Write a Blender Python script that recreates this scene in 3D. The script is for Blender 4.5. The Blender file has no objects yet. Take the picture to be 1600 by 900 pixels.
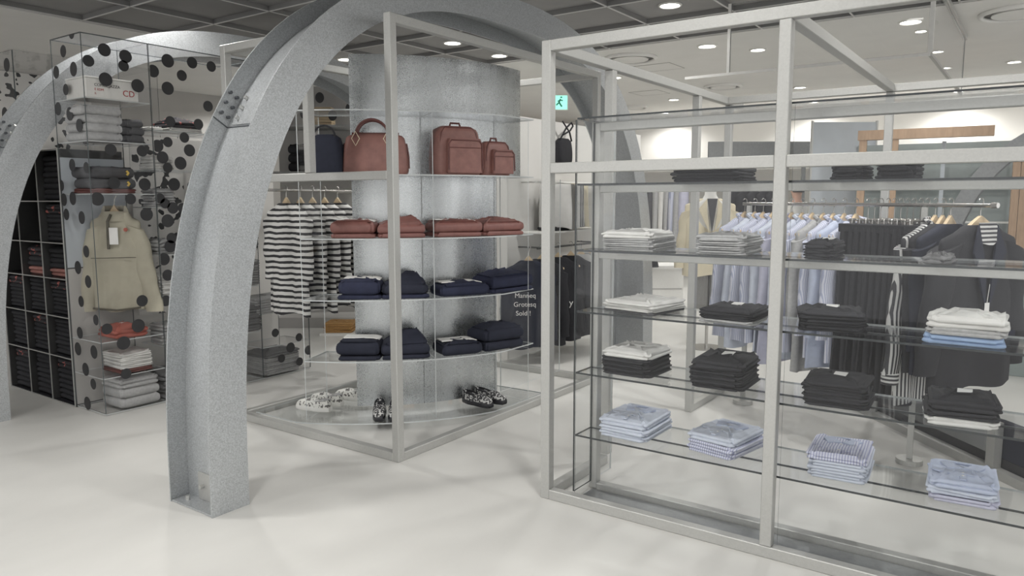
import bpy, bmesh, math, random
from mathutils import Vector, Matrix
sc=bpy.context.scene; COL=sc.collection
PI=math.pi
# ---------- camera (solved from the vanishing points of the frames) ----------
FOC=1165.663; PITCH=.118084277; ROLL=-.00187338548; YAW=.614665109; EYE=1.5
_F=Vector((math.cos(YAW),math.sin(YAW),0)); _R=Vector((math.sin(YAW),-math.cos(YAW),0)); _U=Vector((0,0,1))
FW=math.cos(PITCH)*_F-math.sin(PITCH)*_U; _U2=math.sin(PITCH)*_F+math.cos(PITCH)*_U
RT=math.cos(ROLL)*_R+math.sin(ROLL)*_U2; UPV=-math.sin(ROLL)*_R+math.cos(ROLL)*_U2
cd=bpy.data.cameras.new('camera'); cam=bpy.data.objects.new('camera',cd); COL.objects.link(cam); sc.camera=cam
cd.sensor_width=36; cd.lens=FOC*36/1600; cd.clip_start=.05; cd.clip_end=100
m=Matrix((RT,UPV,-FW)).transposed().to_4x4(); m.translation=Vector((0,0,EYE)); cam.matrix_world=m
def ray(x,y): return RT*((x-800)/FOC)-UPV*((y-450)/FOC)+FW
def at(x,y,ax,val):
    d=ray(x,y); o=Vector((0,0,EYE)); return o+d*((val-o[ax])/d[ax])
def atd(x,y,dep): return Vector((0,0,EYE))+ray(x,y)*dep
CX,CY=4.546,4.474
def circ(x,R,y=500):
    d=ray(x,y); d=Vector((d.x,d.y)).normalized(); c=Vector((CX,CY)); b=-2*d.dot(c); q=c.dot(c)-R*R
    t=(-b-math.sqrt(b*b-4*q))/2; return d*t
# ---------- materials ----------
def lin(c):
    return tuple((v/255/12.92 if v/255<=.04045 else ((v/255+.055)/1.055)**2.4) for v in c)+(1,)
MATS={}
def M(name,rgb,rough=.6,metal=0,amt=.06,scale=30,bump=0,bscale=200,spec=.5,stretch=None,coat=0):
    m=bpy.data.materials.new(name); m.use_nodes=True; nt=m.node_tree; b=nt.nodes['Principled BSDF']
    b.inputs['Roughness'].default_value=rough; b.inputs['Metallic'].default_value=metal
    b.inputs['Specular IOR Level'].default_value=spec
    if coat: b.inputs['Coat Weight'].default_value=coat; b.inputs['Coat Roughness'].default_value=.15
    tc=nt.nodes.new('ShaderNodeTexCoord'); mp=nt.nodes.new('ShaderNodeMapping')
    nt.links.new(tc.outputs['Object'],mp.inputs['Vector'])
    if stretch: mp.inputs['Scale'].default_value=stretch
    n=nt.nodes.new('ShaderNodeTexNoise'); n.inputs['Scale'].default_value=scale; n.inputs['Detail'].default_value=4
    nt.links.new(mp.outputs['Vector'],n.inputs['Vector'])
    r=nt.nodes.new('ShaderNodeValToRGB'); c=lin(rgb)
    r.color_ramp.elements[0].position=.3; r.color_ramp.elements[1].position=.7
    r.color_ramp.elements[0].color=tuple(v*(1-amt) for v in c[:3])+(1,)
    r.color_ramp.elements[1].color=tuple(min(1,v*(1+amt)) for v in c[:3])+(1,)
    nt.links.new(n.outputs['Fac'],r.inputs['Fac']); nt.links.new(r.outputs['Color'],b.inputs['Base Color'])
    if bump:
        n2=nt.nodes.new('ShaderNodeTexNoise'); n2.inputs['Scale'].default_value=bscale; n2.inputs['Detail'].default_value=3
        nt.links.new(mp.outputs['Vector'],n2.inputs['Vector'])
        bp=nt.nodes.new('ShaderNodeBump'); bp.inputs['Strength'].default_value=bump; bp.inputs['Distance'].default_value=.004
        nt.links.new(n2.outputs['Fac'],bp.inputs['Height']); nt.links.new(bp.outputs['Normal'],b.inputs['Normal'])
    MATS[name]=m; return m
def galv(name,rgb,amt,rough,metal,scale,streak=False):
    m=bpy.data.materials.new(name); m.use_nodes=True; nt=m.node_tree; b=nt.nodes['Principled BSDF']
    b.inputs['Metallic'].default_value=metal
    tc=nt.nodes.new('ShaderNodeTexCoord')
    v=nt.nodes.new('ShaderNodeTexVoronoi'); v.inputs['Scale'].default_value=scale
    n=nt.nodes.new('ShaderNodeTexNoise'); n.inputs['Scale'].default_value=scale*1.6; n.inputs['Detail'].default_value=5
    nt.links.new(tc.outputs['Object'],v.inputs['Vector']); nt.links.new(tc.outputs['Object'],n.inputs['Vector'])
    bw=nt.nodes.new('ShaderNodeRGBToBW'); nt.links.new(v.outputs['Color'],bw.inputs['Color'])
    mx=nt.nodes.new('ShaderNodeMath'); mx.operation='ADD'; nt.links.new(bw.outputs['Val'],mx.inputs[0]); nt.links.new(n.outputs['Fac'],mx.inputs[1])
    md=nt.nodes.new('ShaderNodeMath'); md.operation='MULTIPLY'; md.inputs[1].default_value=.5; nt.links.new(mx.outputs[0],md.inputs[0])
    r=nt.nodes.new('ShaderNodeValToRGB'); c=lin(rgb)
    r.color_ramp.elements[0].position=.25; r.color_ramp.elements[1].position=.75
    r.color_ramp.elements[0].color=tuple(q*(1-amt) for q in c[:3])+(1,); r.color_ramp.elements[1].color=tuple(min(1,q*(1+amt)) for q in c[:3])+(1,)
    nt.links.new(md.outputs[0],r.inputs['Fac']); nt.links.new(r.outputs['Color'],b.inputs['Base Color'])
    mr=nt.nodes.new('ShaderNodeMapRange'); mr.inputs['To Min'].default_value=rough-.1; mr.inputs['To Max'].default_value=rough+.12
    nt.links.new(md.outputs[0],mr.inputs['Value'])
    if streak:   # rolled sheet: long soft bands running up the metal
        mp=nt.nodes.new('ShaderNodeMapping'); mp.inputs['Scale'].default_value=(9,9,.12); nt.links.new(tc.outputs['Object'],mp.inputs['Vector'])
        sn=nt.nodes.new('ShaderNodeTexNoise'); sn.inputs['Scale'].default_value=1; sn.inputs['Detail'].default_value=3; nt.links.new(mp.outputs['Vector'],sn.inputs['Vector'])
        ad=nt.nodes.new('ShaderNodeMath'); ad.operation='MULTIPLY_ADD'; ad.inputs[1].default_value=.28; nt.links.new(sn.outputs['Fac'],ad.inputs[0]); nt.links.new(mr.outputs['Result'],ad.inputs[2])
        sb=nt.nodes.new('ShaderNodeMath'); sb.operation='SUBTRACT'; sb.inputs[1].default_value=.14; nt.links.new(ad.outputs[0],sb.inputs[0]); nt.links.new(sb.outputs[0],b.inputs['Roughness'])
    else: nt.links.new(mr.outputs['Result'],b.inputs['Roughness'])
    bp=nt.nodes.new('ShaderNodeBump'); bp.inputs['Strength'].default_value=.12; bp.inputs['Distance'].default_value=.002
    nt.links.new(md.outputs[0],bp.inputs['Height']); nt.links.new(bp.outputs['Normal'],b.inputs['Normal'])
    MATS[name]=m; return m
def glass(name,tint,ior=1.45,gain=1.0,rough=.02,add=0.0):
    m=bpy.data.materials.new(name); m.use_nodes=True; nt=m.node_tree; nt.nodes.remove(nt.nodes['Principled BSDF'])
    t=nt.nodes.new('ShaderNodeBsdfTransparent'); t.inputs['Color'].default_value=tint+(1,)
    g=nt.nodes.new('ShaderNodeBsdfGlossy'); g.inputs['Roughness'].default_value=rough; g.inputs['Color'].default_value=(.95,.95,.97,1)
    f=nt.nodes.new('ShaderNodeLayerWeight'); f.inputs['Blend'].default_value=.5   # Schlick, the same from both sides of the sheet
    p=nt.nodes.new('ShaderNodeMath'); p.operation='POWER'; p.inputs[1].default_value=5; nt.links.new(f.outputs['Facing'],p.inputs[0])
    r0=((ior-1)/(ior+1))**2
    q=nt.nodes.new('ShaderNodeMath'); q.operation='MULTIPLY_ADD'; q.inputs[1].default_value=(1-r0)*gain*.8; q.inputs[2].default_value=r0*gain+add; q.use_clamp=True
    nt.links.new(p.outputs[0],q.inputs[0])
    x=nt.nodes.new('ShaderNodeMixShader'); nt.links.new(q.outputs[0],x.inputs[0]); nt.links.new(t.outputs[0],x.inputs[1]); nt.links.new(g.outputs[0],x.inputs[2])
    nt.links.new(x.outputs[0],nt.nodes['Material Output'].inputs['Surface']); MATS[name]=m; return m
def emit(name,rgb,s):
    m=bpy.data.materials.new(name); m.use_nodes=True; nt=m.node_tree; b=nt.nodes['Principled BSDF']
    b.inputs['Base Color'].default_value=lin(rgb); b.inputs['Emission Color'].default_value=lin(rgb); b.inputs['Emission Strength'].default_value=s
    MATS[name]=m; return m
def stripes(name,a,b_,period,duty,axis='Z',warp=.012,rough=.85,wscale=9):
    m=bpy.data.materials.new(name); m.use_nodes=True; nt=m.node_tree; b=nt.nodes['Principled BSDF']; b.inputs['Roughness'].default_value=rough
    tc=nt.nodes.new('ShaderNodeTexCoord'); sp=nt.nodes.new('ShaderNodeSeparateXYZ'); nt.links.new(tc.outputs['Object'],sp.inputs[0])
    n=nt.nodes.new('ShaderNodeTexNoise'); n.inputs['Scale'].default_value=wscale; nt.links.new(tc.outputs['Object'],n.inputs['Vector'])
    w=nt.nodes.new('ShaderNodeMath'); w.operation='MULTIPLY_ADD'; w.inputs[1].default_value=warp; nt.links.new(n.outputs['Fac'],w.inputs[0]); nt.links.new(sp.outputs[axis],w.inputs[2])
    d=nt.nodes.new('ShaderNodeMath'); d.operation='DIVIDE'; d.inputs[1].default_value=period; nt.links.new(w.outputs[0],d.inputs[0])
    fr=nt.nodes.new('ShaderNodeMath'); fr.operation='FRACT'; nt.links.new(d.outputs[0],fr.inputs[0])
    lt=nt.nodes.new('ShaderNodeMath'); lt.operation='LESS_THAN'; lt.inputs[1].default_value=duty; nt.links.new(fr.outputs[0],lt.inputs[0])
    mx=nt.nodes.new('ShaderNodeMix'); mx.data_type='RGBA'; mx.inputs['A'].default_value=lin(a); mx.inputs['B'].default_value=lin(b_)
    nt.links.new(lt.outputs[0],mx.inputs['Factor']); nt.links.new(mx.outputs['Result'],b.inputs['Base Color']); MATS[name]=m; return m
def spots(name,a,b_,scale,thr,rough=.7):
    m=bpy.data.materials.new(name); m.use_nodes=True; nt=m.node_tree; b=nt.nodes['Principled BSDF']; b.inputs['Roughness'].default_value=rough
    tc=nt.nodes.new('ShaderNodeTexCoord'); n=nt.nodes.new('ShaderNodeTexNoise'); n.inputs['Scale'].default_value=scale; n.inputs['Detail'].default_value=1
    nt.links.new(tc.outputs['Object'],n.inputs['Vector'])
    lt=nt.nodes.new('ShaderNodeMath'); lt.operation='LESS_THAN'; lt.inputs[1].default_value=thr; nt.links.new(n.outputs['Fac'],lt.inputs[0])
    mx=nt.nodes.new('ShaderNodeMix'); mx.data_type='RGBA'; mx.inputs['A'].default_value=lin(a); mx.inputs['B'].default_value=lin(b_)
    nt.links.new(lt.outputs[0],mx.inputs['Factor']); nt.links.new(mx.outputs['Result'],b.inputs['Base Color']); MATS[name]=m; return m
M('floor',(214,213,209),.42,0,.04,1.3,.05,60,.35,stretch=(1,2.2,1))
M('ceiling',(226,225,222),.9,0,.02,3)
M('darkceil',(150,149,148),.85,0,.03,4)
M('blade',(128,127,126),.8,0,.03,4); M('bladeedge',(205,204,202),.5,0,.02,4)
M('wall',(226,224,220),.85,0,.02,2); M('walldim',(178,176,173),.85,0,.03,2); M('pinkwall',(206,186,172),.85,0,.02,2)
galv('steel',(186,186,183),.05,.42,.4,140); galv('steeldull',(150,152,153),.10,.45,.5,60)
galv('galv',(184,187,189),.22,.40,.55,200); galv('galvdrum',(192,195,196),.15,.27,.85,240,True)
M('bolt',(205,205,202),.35,.8,.05,30); M('boltdark',(95,98,102),.5,.5,.05,30)
glass('glass',(.985,.988,.988),1.45,.5); glass('glasshelf',(.965,.972,.972),1.5,.8,.05); glass('acrylic',(.97,.97,.97),1.4,.5,.04)
glass('smokeglass',(.55,.55,.57),1.5,1.2,.04)
M('edge',(84,90,92),.25,0,.03,20); M('edgelite',(200,204,204),.3,0,.03,20); M('edgedark',(52,56,58),.25,0,.03,20)
M('chrome',(190,188,184),.25,.9,.05,30); M('darkmetal',(88,88,88),.4,.6,.05,30)
M('white',(226,225,221),.8,0,.03,40,.15,300); M('whitecloth',(214,213,210),.9,0,.05,14,.25,260); M('cream',(222,212,186),.9,0,.05,14,.25,260)
M('greycloth',(170,170,170),.9,0,.10,60,.25,260); M('midgrey',(120,120,121),.9,0,.10,60,.25,260); M('dkgrey',(84,84,87),.9,0,.08,40,.25,260)
M('black',(44,44,48),.9,0,.08,30,.06,120); M('blackglossy',(46,46,50),.25,0,.15,30); M('navy',(44,48,70),.88,0,.10,30,.08,120); M('inky',(38,41,55),.88,0,.1,30,.07,120)
M('brown',(134,92,86),.5,0,.12,22,.25,160); M('leather',(138,98,91),.45,0,.16,18,.3,220,.5); M('leatherdk',(104,64,60),.4,0,.1,22)
M('skyblue',(198,204,217),.9,0,.05,30,.2,260); M('skyblue2',(184,192,212),.9,0,.06,30,.2,260); M('lavender',(188,188,206),.9,0,.06,30,.2,260); M('brightblue',(152,174,206),.9,0,.06,20,.2,260)
M('khaki',(176,171,154),.85,0,.05,16,.2,260); M('khakidk',(96,92,82),.8,0,.05,16)
M('wood',(212,190,156),.55,0,.10,8,stretch=(1,1,6)); M('orangewood',(176,148,122),.6,0,.10,6,stretch=(6,6,1)); M('darkwood',(96,62,52),.5,0,.1,6)
M('red',(168,96,84),.85,0,.1,20,.2,260); M('pink',(170,120,112),.8,0,.15,30); M('mustard',(170,132,84),.85,0,.12,30,.2,260); M('yellow',(216,186,98),.7,0,.05,30)
M('paper',(232,231,228),.8,0,.02,20); M('ink',(58,56,58),.8,0,.02,20); M('redink',(176,72,72),.8,0,.02,20)
M('dot',(48,48,50),.5,0,.04,20); M('bluegrey',(178,184,190),.8,0,.05,5); M('skin',(206,166,146),.6,0,.04,20); M('hair',(52,44,40),.6,0,.1,60); M('sage',(140,150,148),.7,0,.04,10)
stripes('tee',(222,221,218),(56,56,58),.046,.44,'Z',.03,.85,7); stripes('pinx',(206,208,220),(166,172,196),.011,.45,'X',.004); stripes('pinfold',(206,208,222),(158,162,192),.011,.4,'X',.004)
stripes('bwvert',(206,206,204),(66,66,70),.020,.5,'X',.004); stripes('bwhor',(206,206,204),(66,66,70),.022,.5,'Z',.004); stripes('slate',(150,152,152),(96,90,80),.012,.5,'X',.003)
spots('leoblack',(206,206,204),(58,58,60),70,.52); spots('leowhite',(226,225,220),(108,106,104),60,.44); spots('fleck',(52,50,54),(190,110,104),26,.36)
spots('patch',(226,224,220),(60,60,62),16,.41)
emit('lamp',(255,252,244),14); emit('exit',(150,226,206),1.2); emit('screen',(222,218,212),.5)
# ---------- objects ----------
def link(o): COL.objects.link(o); return o
def obj(name,bm,mat,parent=None,smooth=False,kind=None):
    me=bpy.data.meshes.new(name)
    bmesh.ops.recalc_face_normals(bm,faces=bm.faces)
    if smooth:
        for f in bm.faces: f.smooth=True
    bm.to_mesh(me); bm.free()
    for q in (mat if isinstance(mat,(list,tuple)) else [mat]): me.materials.append(MATS[q])
    if smooth:
        try: me.set_sharp_from_angle(angle=math.radians(48))
        except Exception: pass
    o=link(bpy.data.objects.new(name,me))
    if parent: o.parent=parent
    if kind: o['kind']=kind
    return o
def tag(o,label,cat,group=None):
    o['label']=label; o['category']=cat
    if group: o['group']=group
    return o
def thing(name,label,cat,loc=(0,0,0),rz=0,group=None):
    o=link(bpy.data.objects.new(name,None)); o.location=loc; o.rotation_euler=(0,0,rz); o.empty_display_size=.05
    return tag(o,label,cat,group)
def dup(root,loc,rz,label,group=None,skip=()):
    r=link(root.copy()); r.location=loc; r.rotation_euler=(0,0,rz); r['label']=label
    if group: r['group']=group
    for ch in list(root.children):
        if ch.name.split('.')[0] in skip: continue
        c=link(ch.copy()); c.parent=r
        for g in list(ch.children):
            d=link(g.copy()); d.parent=c
    return r
def NB(): return bmesh.new()
def box(bm,x0,x1,y0,y1,z0,z1,mi=0,rim=None,axis=None,bev=0):
    vs=[bm.verts.new((x,y,z)) for x in (x0,x1) for y in (y0,y1) for z in (z0,z1)]
    fs=[]
    for ids,ax in (((0,1,3,2),0),((4,6,7,5),0),((0,4,5,1),1),((2,3,7,6),1),((0,2,6,4),2),((1,5,7,3),2)):
        f=bm.faces.new([vs[i] for i in ids]); f.material_index=(rim if (rim is not None and ax!=axis) else mi); fs.append(f)
    if bev:
        es=list({e for f in fs for e in f.edges}); bmesh.ops.bevel(bm,geom=es,offset=bev,segments=1,affect='EDGES',profile=.5)
    return fs
def bx(name,x0,x1,y0,y1,z0,z1,mat,parent=None,bev=0,**k):
    bm=NB(); box(bm,x0,x1,y0,y1,z0,z1,bev=bev); return obj(name,bm,mat,parent,**k)
def pane(name,x0,x1,y0,y1,z0,z1,axis,parent=None,mats=('glass','edge')):
    bm=NB(); box(bm,x0,x1,y0,y1,z0,z1,0,1,axis); return obj(name,bm,mats,parent)
def tube(bm,pts,r,n=8,cap=True,mi=0,closed=False):
    pts=[Vector(p) for p in pts]; rs=r if isinstance(r,(list,tuple)) else [r]*len(pts); rings=[]; prev=None
    for i,p in enumerate(pts):
        if closed: t=pts[(i+1)%len(pts)]-pts[i-1]
        else: t=(pts[min(i+1,len(pts)-1)]-pts[max(i-1,0)])
        t.normalize()
        if prev is None: a=Vector((0,0,1)) if abs(t.z)<.9 else Vector((1,0,0)); u=t.cross(a).normalized()
        else:
            u=prev-t*prev.dot(t); u.normalize()
        prev=u; v=t.cross(u)
        rings.append([bm.verts.new(p+(u*math.cos(2*PI*k/n)+v*math.sin(2*PI*k/n))*rs[i]) for k in range(n)])
    loft(bm,rings,cap and not closed,mi,closed)
def loft(bm,rings,cap=True,mi=0,loop=False):
    n=len(rings[0])
    for a in range(len(rings)-(0 if loop else 1)):
        A=rings[a]; B=rings[(a+1)%len(rings)]
        for k in range(n):
            f=bm.faces.new((A[k],A[(k+1)%n],B[(k+1)%n],B[k])); f.material_index=mi
    if cap:
        for R in (rings[0][::-1],rings[-1]):
            f=bm.faces.new(R); f.material_index=mi
def ringv(bm,pts): return [bm.verts.new(p) for p in pts]
def rrect(w,d,r,z,n=6,cx=0,cy=0):
    r=min(r,w/2*.99,d/2*.99); P=[]
    for sx,sy,a0 in ((1,1,0),(-1,1,PI/2),(-1,-1,PI),(1,-1,1.5*PI)):
        for k in range(n+1):
            a=a0+PI/2*k/n; P.append(Vector((cx+sx*(w/2-r)+r*math.cos(a),cy+sy*(d/2-r)+r*math.sin(a),z)))
    return P
def disc(bm,c,r,z0,z1,n=24,mi=0):
    tube(bm,[(c[0],c[1],z0),(c[0],c[1],z1)],r,n,True,mi)
def prism(bm,poly,z0,z1,mi=0):
    loft(bm,[ringv(bm,[(p[0],p[1],z0) for p in poly]),ringv(bm,[(p[0],p[1],z1) for p in poly])],True,mi)
def text(name,s,size,mat,loc,rot,parent=None,align='LEFT'):
    c=bpy.data.curves.new(name,'FONT'); c.body=s; c.size=size; c.align_x=align; c.extrude=.0006; c.materials.append(MATS[mat])
    tmp=bpy.data.objects.new(name,c); COL.objects.link(tmp); bpy.context.view_layer.update()
    me=bpy.data.meshes.new_from_object(tmp.evaluated_get(bpy.context.evaluated_depsgraph_get())); bpy.data.objects.remove(tmp); bpy.data.curves.remove(c)
    if not me.materials: me.materials.append(MATS[mat])
    o=link(bpy.data.objects.new(name,me)); o.location=loc; o.rotation_euler=rot
    if parent: o.parent=parent
    return o
EXPO=-0.15
# ================= setting =================
ZC=3.2
bx('floor',-4,15,-6,12,-.12,0,'floor',kind='structure')
bm=NB()
box(bm,7.82,15,-6,12,ZC,ZC+.12); box(bm,-4,7.82,7.65,12,ZC,ZC+.12)
obj('ceiling',bm,'ceiling',kind='structure')
bm=NB(); box(bm,-4,7.82,-6,7.65,ZC+.05,ZC+.2); obj('ceiling_panel',bm,'darkceil',kind='structure')
# coffer blades hanging below the grey panels
gx=[7.76-.82*k for k in range(0,14)]; gy=[7.58-.86*k for k in range(0,15)]
bm=NB()
for x in gx: box(bm,x-.006,x+.006,-6,7.65,ZC+.006,ZC+.0497)
for y in gy: box(bm,-4,7.82,y-.006,y+.006,ZC+.006,ZC+.0494)
obj('ceiling_grid',bm,'blade',kind='structure')
bm=NB()
for x in gx: box(bm,x-.008,x+.008,-6,7.65,ZC,ZC+.006)
for y in gy: box(bm,-4,7.82,y-.008,y+.008,ZC,ZC+.0055)
obj('trim_1',bm,'bladeedge',kind='structure')
bx('wall_back',14.6,14.75,-6,12,0,ZC+.2,'wall',kind='structure')
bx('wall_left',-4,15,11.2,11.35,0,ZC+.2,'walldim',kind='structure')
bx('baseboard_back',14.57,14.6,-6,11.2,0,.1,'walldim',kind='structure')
# deep soffit band where the back wall turns
bx('trim_2',13.4,14.58,-6,11.2,2.02,2.08,'wall',kind='structure')
# ---------- lamps ----------
def lampat(x,y,r,power,label,z=ZC,real=True):
    p=at(x,y,2,z) if real else Vector((x,y,z))
    t=thing('downlight',label,'ceiling light',(p.x,p.y,p.z),0,'recessed downlights')
    bm=NB(); tube(bm,[(r*1.12*math.cos(a),r*1.12*math.sin(a),-.006) for a in [2*PI*k/32 for k in range(32)]],r*.14,6,closed=True); obj('trim_ring',bm,'white',t,True)
    bm=NB(); disc(bm,(0,0),r,-.004,.0,28); obj('lens',bm,'lamp',t)
    L=bpy.data.lights.new('lamp','SPOT'); L.energy=power; L.spot_size=math.radians(150); L.spot_blend=.6; L.shadow_soft_size=r
    L.color=(1,.985,.955)
    o=link(bpy.data.objects.new('lamp',L)); o.parent=t; o.location=(0,0,-.02)
    return t
PW=95
for x,y,r,l in [(1047,7,.085,'round lit downlight in grey coffered ceiling above right glass case'),
   (707,66,.085,'round lit downlight in coffer above the brown backpacks, nearer of two'),
   (780,86,.085,'round lit downlight in coffer right of and behind the nearer one over the drum'),
   (540,92,.085,'round lit downlight seen between arch and curved metal drum')]:
    lampat(x,y,r,PW,l,ZC+.0492)
for x,y,r,l in [(1105,71,.09,'bright round downlight in white ceiling left of thin hanging rod'),
   (1184,77,.075,'small round downlight in white ceiling just right of hanging rod'),
   (1423,33,.09,'bright round downlight in white ceiling beside white hanging pole'),
   (1439,48,.05,'small faint round downlight just behind the bright one by hanging pole'),
   (1465,80,.06,'small round downlight at lower corner of the hanging screen'),
   (1585,96,.07,'round downlight in white ceiling near right edge of view'),
   (1250,136,.08,'flat bright downlight in white ceiling low behind middle steel post'),
   (1053,155,.08,'flat bright downlight in white ceiling low behind left side rail')]:
    lampat(x,y,r,PW*.55,l,ZC)
# lamps of the same grid outside the view light the foreground
for k,(x,y) in enumerate([(.79,1.99),(2.43,1.13),(1.61,3.71),(4.07,.27),(3.25,5.43),(-.85,3.71),(.79,-.59),(3.25,-1.45),(4.89,1.13),(4.89,3.71),(-.85,1.13)]):
    lampat(x,y,.085,PW*1.15,'round lit downlight in grey coffered ceiling out of the picture',ZC+.0492,False)['group']='foreground downlights out of the picture'
for x,y,l in [(14.05,6.2,'wall washing downlight close to the far wall, first from left'),(14.05,3.4,'wall washing downlight close to the far wall, second from left'),(14.05,1.2,'wall washing downlight close to the far wall, third from left'),(14.05,-.8,'wall washing downlight close to the far wall, rightmost'),
   (9.6,5.0,'round downlight of white ceiling hidden behind rear vitrine corner post'),(10.2,7.8,'round downlight of white ceiling hidden behind the curved metal drum'),(7.4,10.4,'round downlight of white ceiling hidden behind the main arch leg')]:  # these three are added lamps, set out of sight to brighten the back
    lampat(x,y,.08,PW*1.15,l,ZC,False)
def diffuser(x,y,r,label):
    p=at(x,y,2,ZC); t=thing('ceiling_diffuser',label,'air vent',(p.x,p.y,p.z))
    bm=NB(); tube(bm,[(r*math.cos(2*PI*k/40),r*math.sin(2*PI*k/40),-.012) for k in range(40)],.025,8,closed=True); obj('outer_ring',bm,'ceiling',t,True)
    bm=NB(); disc(bm,(0,0),r*.72,-.03,-.018,36); obj('plate',bm,'ceiling',t)
    bm=NB(); disc(bm,(0,0),r*.98,-.004,-.0005,36); obj('throat',bm,'darkmetal',t)
diffuser(985,90,.30,'large round ceiling air diffuser just right of main arch crown')
diffuser(1130,134,.26,'round ceiling air diffuser above left side rail of glass case')
diffuser(990,167,.24,'round ceiling air diffuser lowest and furthest behind the arch leg')
diffuser(1592,18,.30,'round ceiling air diffuser cut by upper right corner')
def hatch(x,y,w,d,label):
    p=at(x,y,2,ZC); t=thing('ceiling_hatch',label,'hatch',(p.x,p.y,p.z))
    bm=NB()
    for a in ((-w/2,w/2,-d/2,-d/2+.012),(-w/2,w/2,d/2-.012,d/2),(-w/2,-w/2+.012,-d/2,d/2),(w/2-.012,w/2,-d/2,d/2)): box(bm,*a,-.004,0)
    obj('frame',bm,'walldim',t); bx('hatch_panel',-w/2+.013,w/2-.013,-d/2+.013,d/2-.013,-.003,-.0005,'ceiling',t)
hatch(1030,105,.5,.5,'square access hatch in white ceiling right of first round diffuser')
hatch(1015,145,.5,.5,'square access hatch in white ceiling beside second round diffuser')
# ---------- hanging smoke screen ----------
sx=6.66; y0,y1=.775,2.75
t=thing('smoke_screen','clear glass smoke screen hung from white ceiling in thin white channel','screen',(sx,(y0+y1)/2,2.6))
def rel(o,t): 
    o.parent=t; o.matrix_parent_inverse=Matrix.Translation(-Vector(t.location)); return o
rel(bx('channel',sx-.012,sx+.012,y0,y1,2.588,2.612,'white'),t)
rel(bx('channel',sx+.012,9.4,y0-.012,y0+.012,2.588,2.612,'steel'),t)
rel(bx('hanger_rod',sx-.016,sx+.016,y0-.016,y0+.016,2.612,ZC,'white'),t)
rel(bx('hanger_rod',sx-.012,sx+.012,2.338,2.362,2.612,ZC,'white'),t)
rel(bx('top_track',sx+.02,9.4,y0-.02,y0+.02,ZC-.04,ZC,'steel'),t)
rel(pane('pane',sx-.004,sx+.004,y0+.02,2.335,2.614,ZC-.002,0),t)
rel(pane('pane',sx+.02,9.38,y0-.004,y0+.004,2.614,ZC-.042,1),t)
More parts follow.
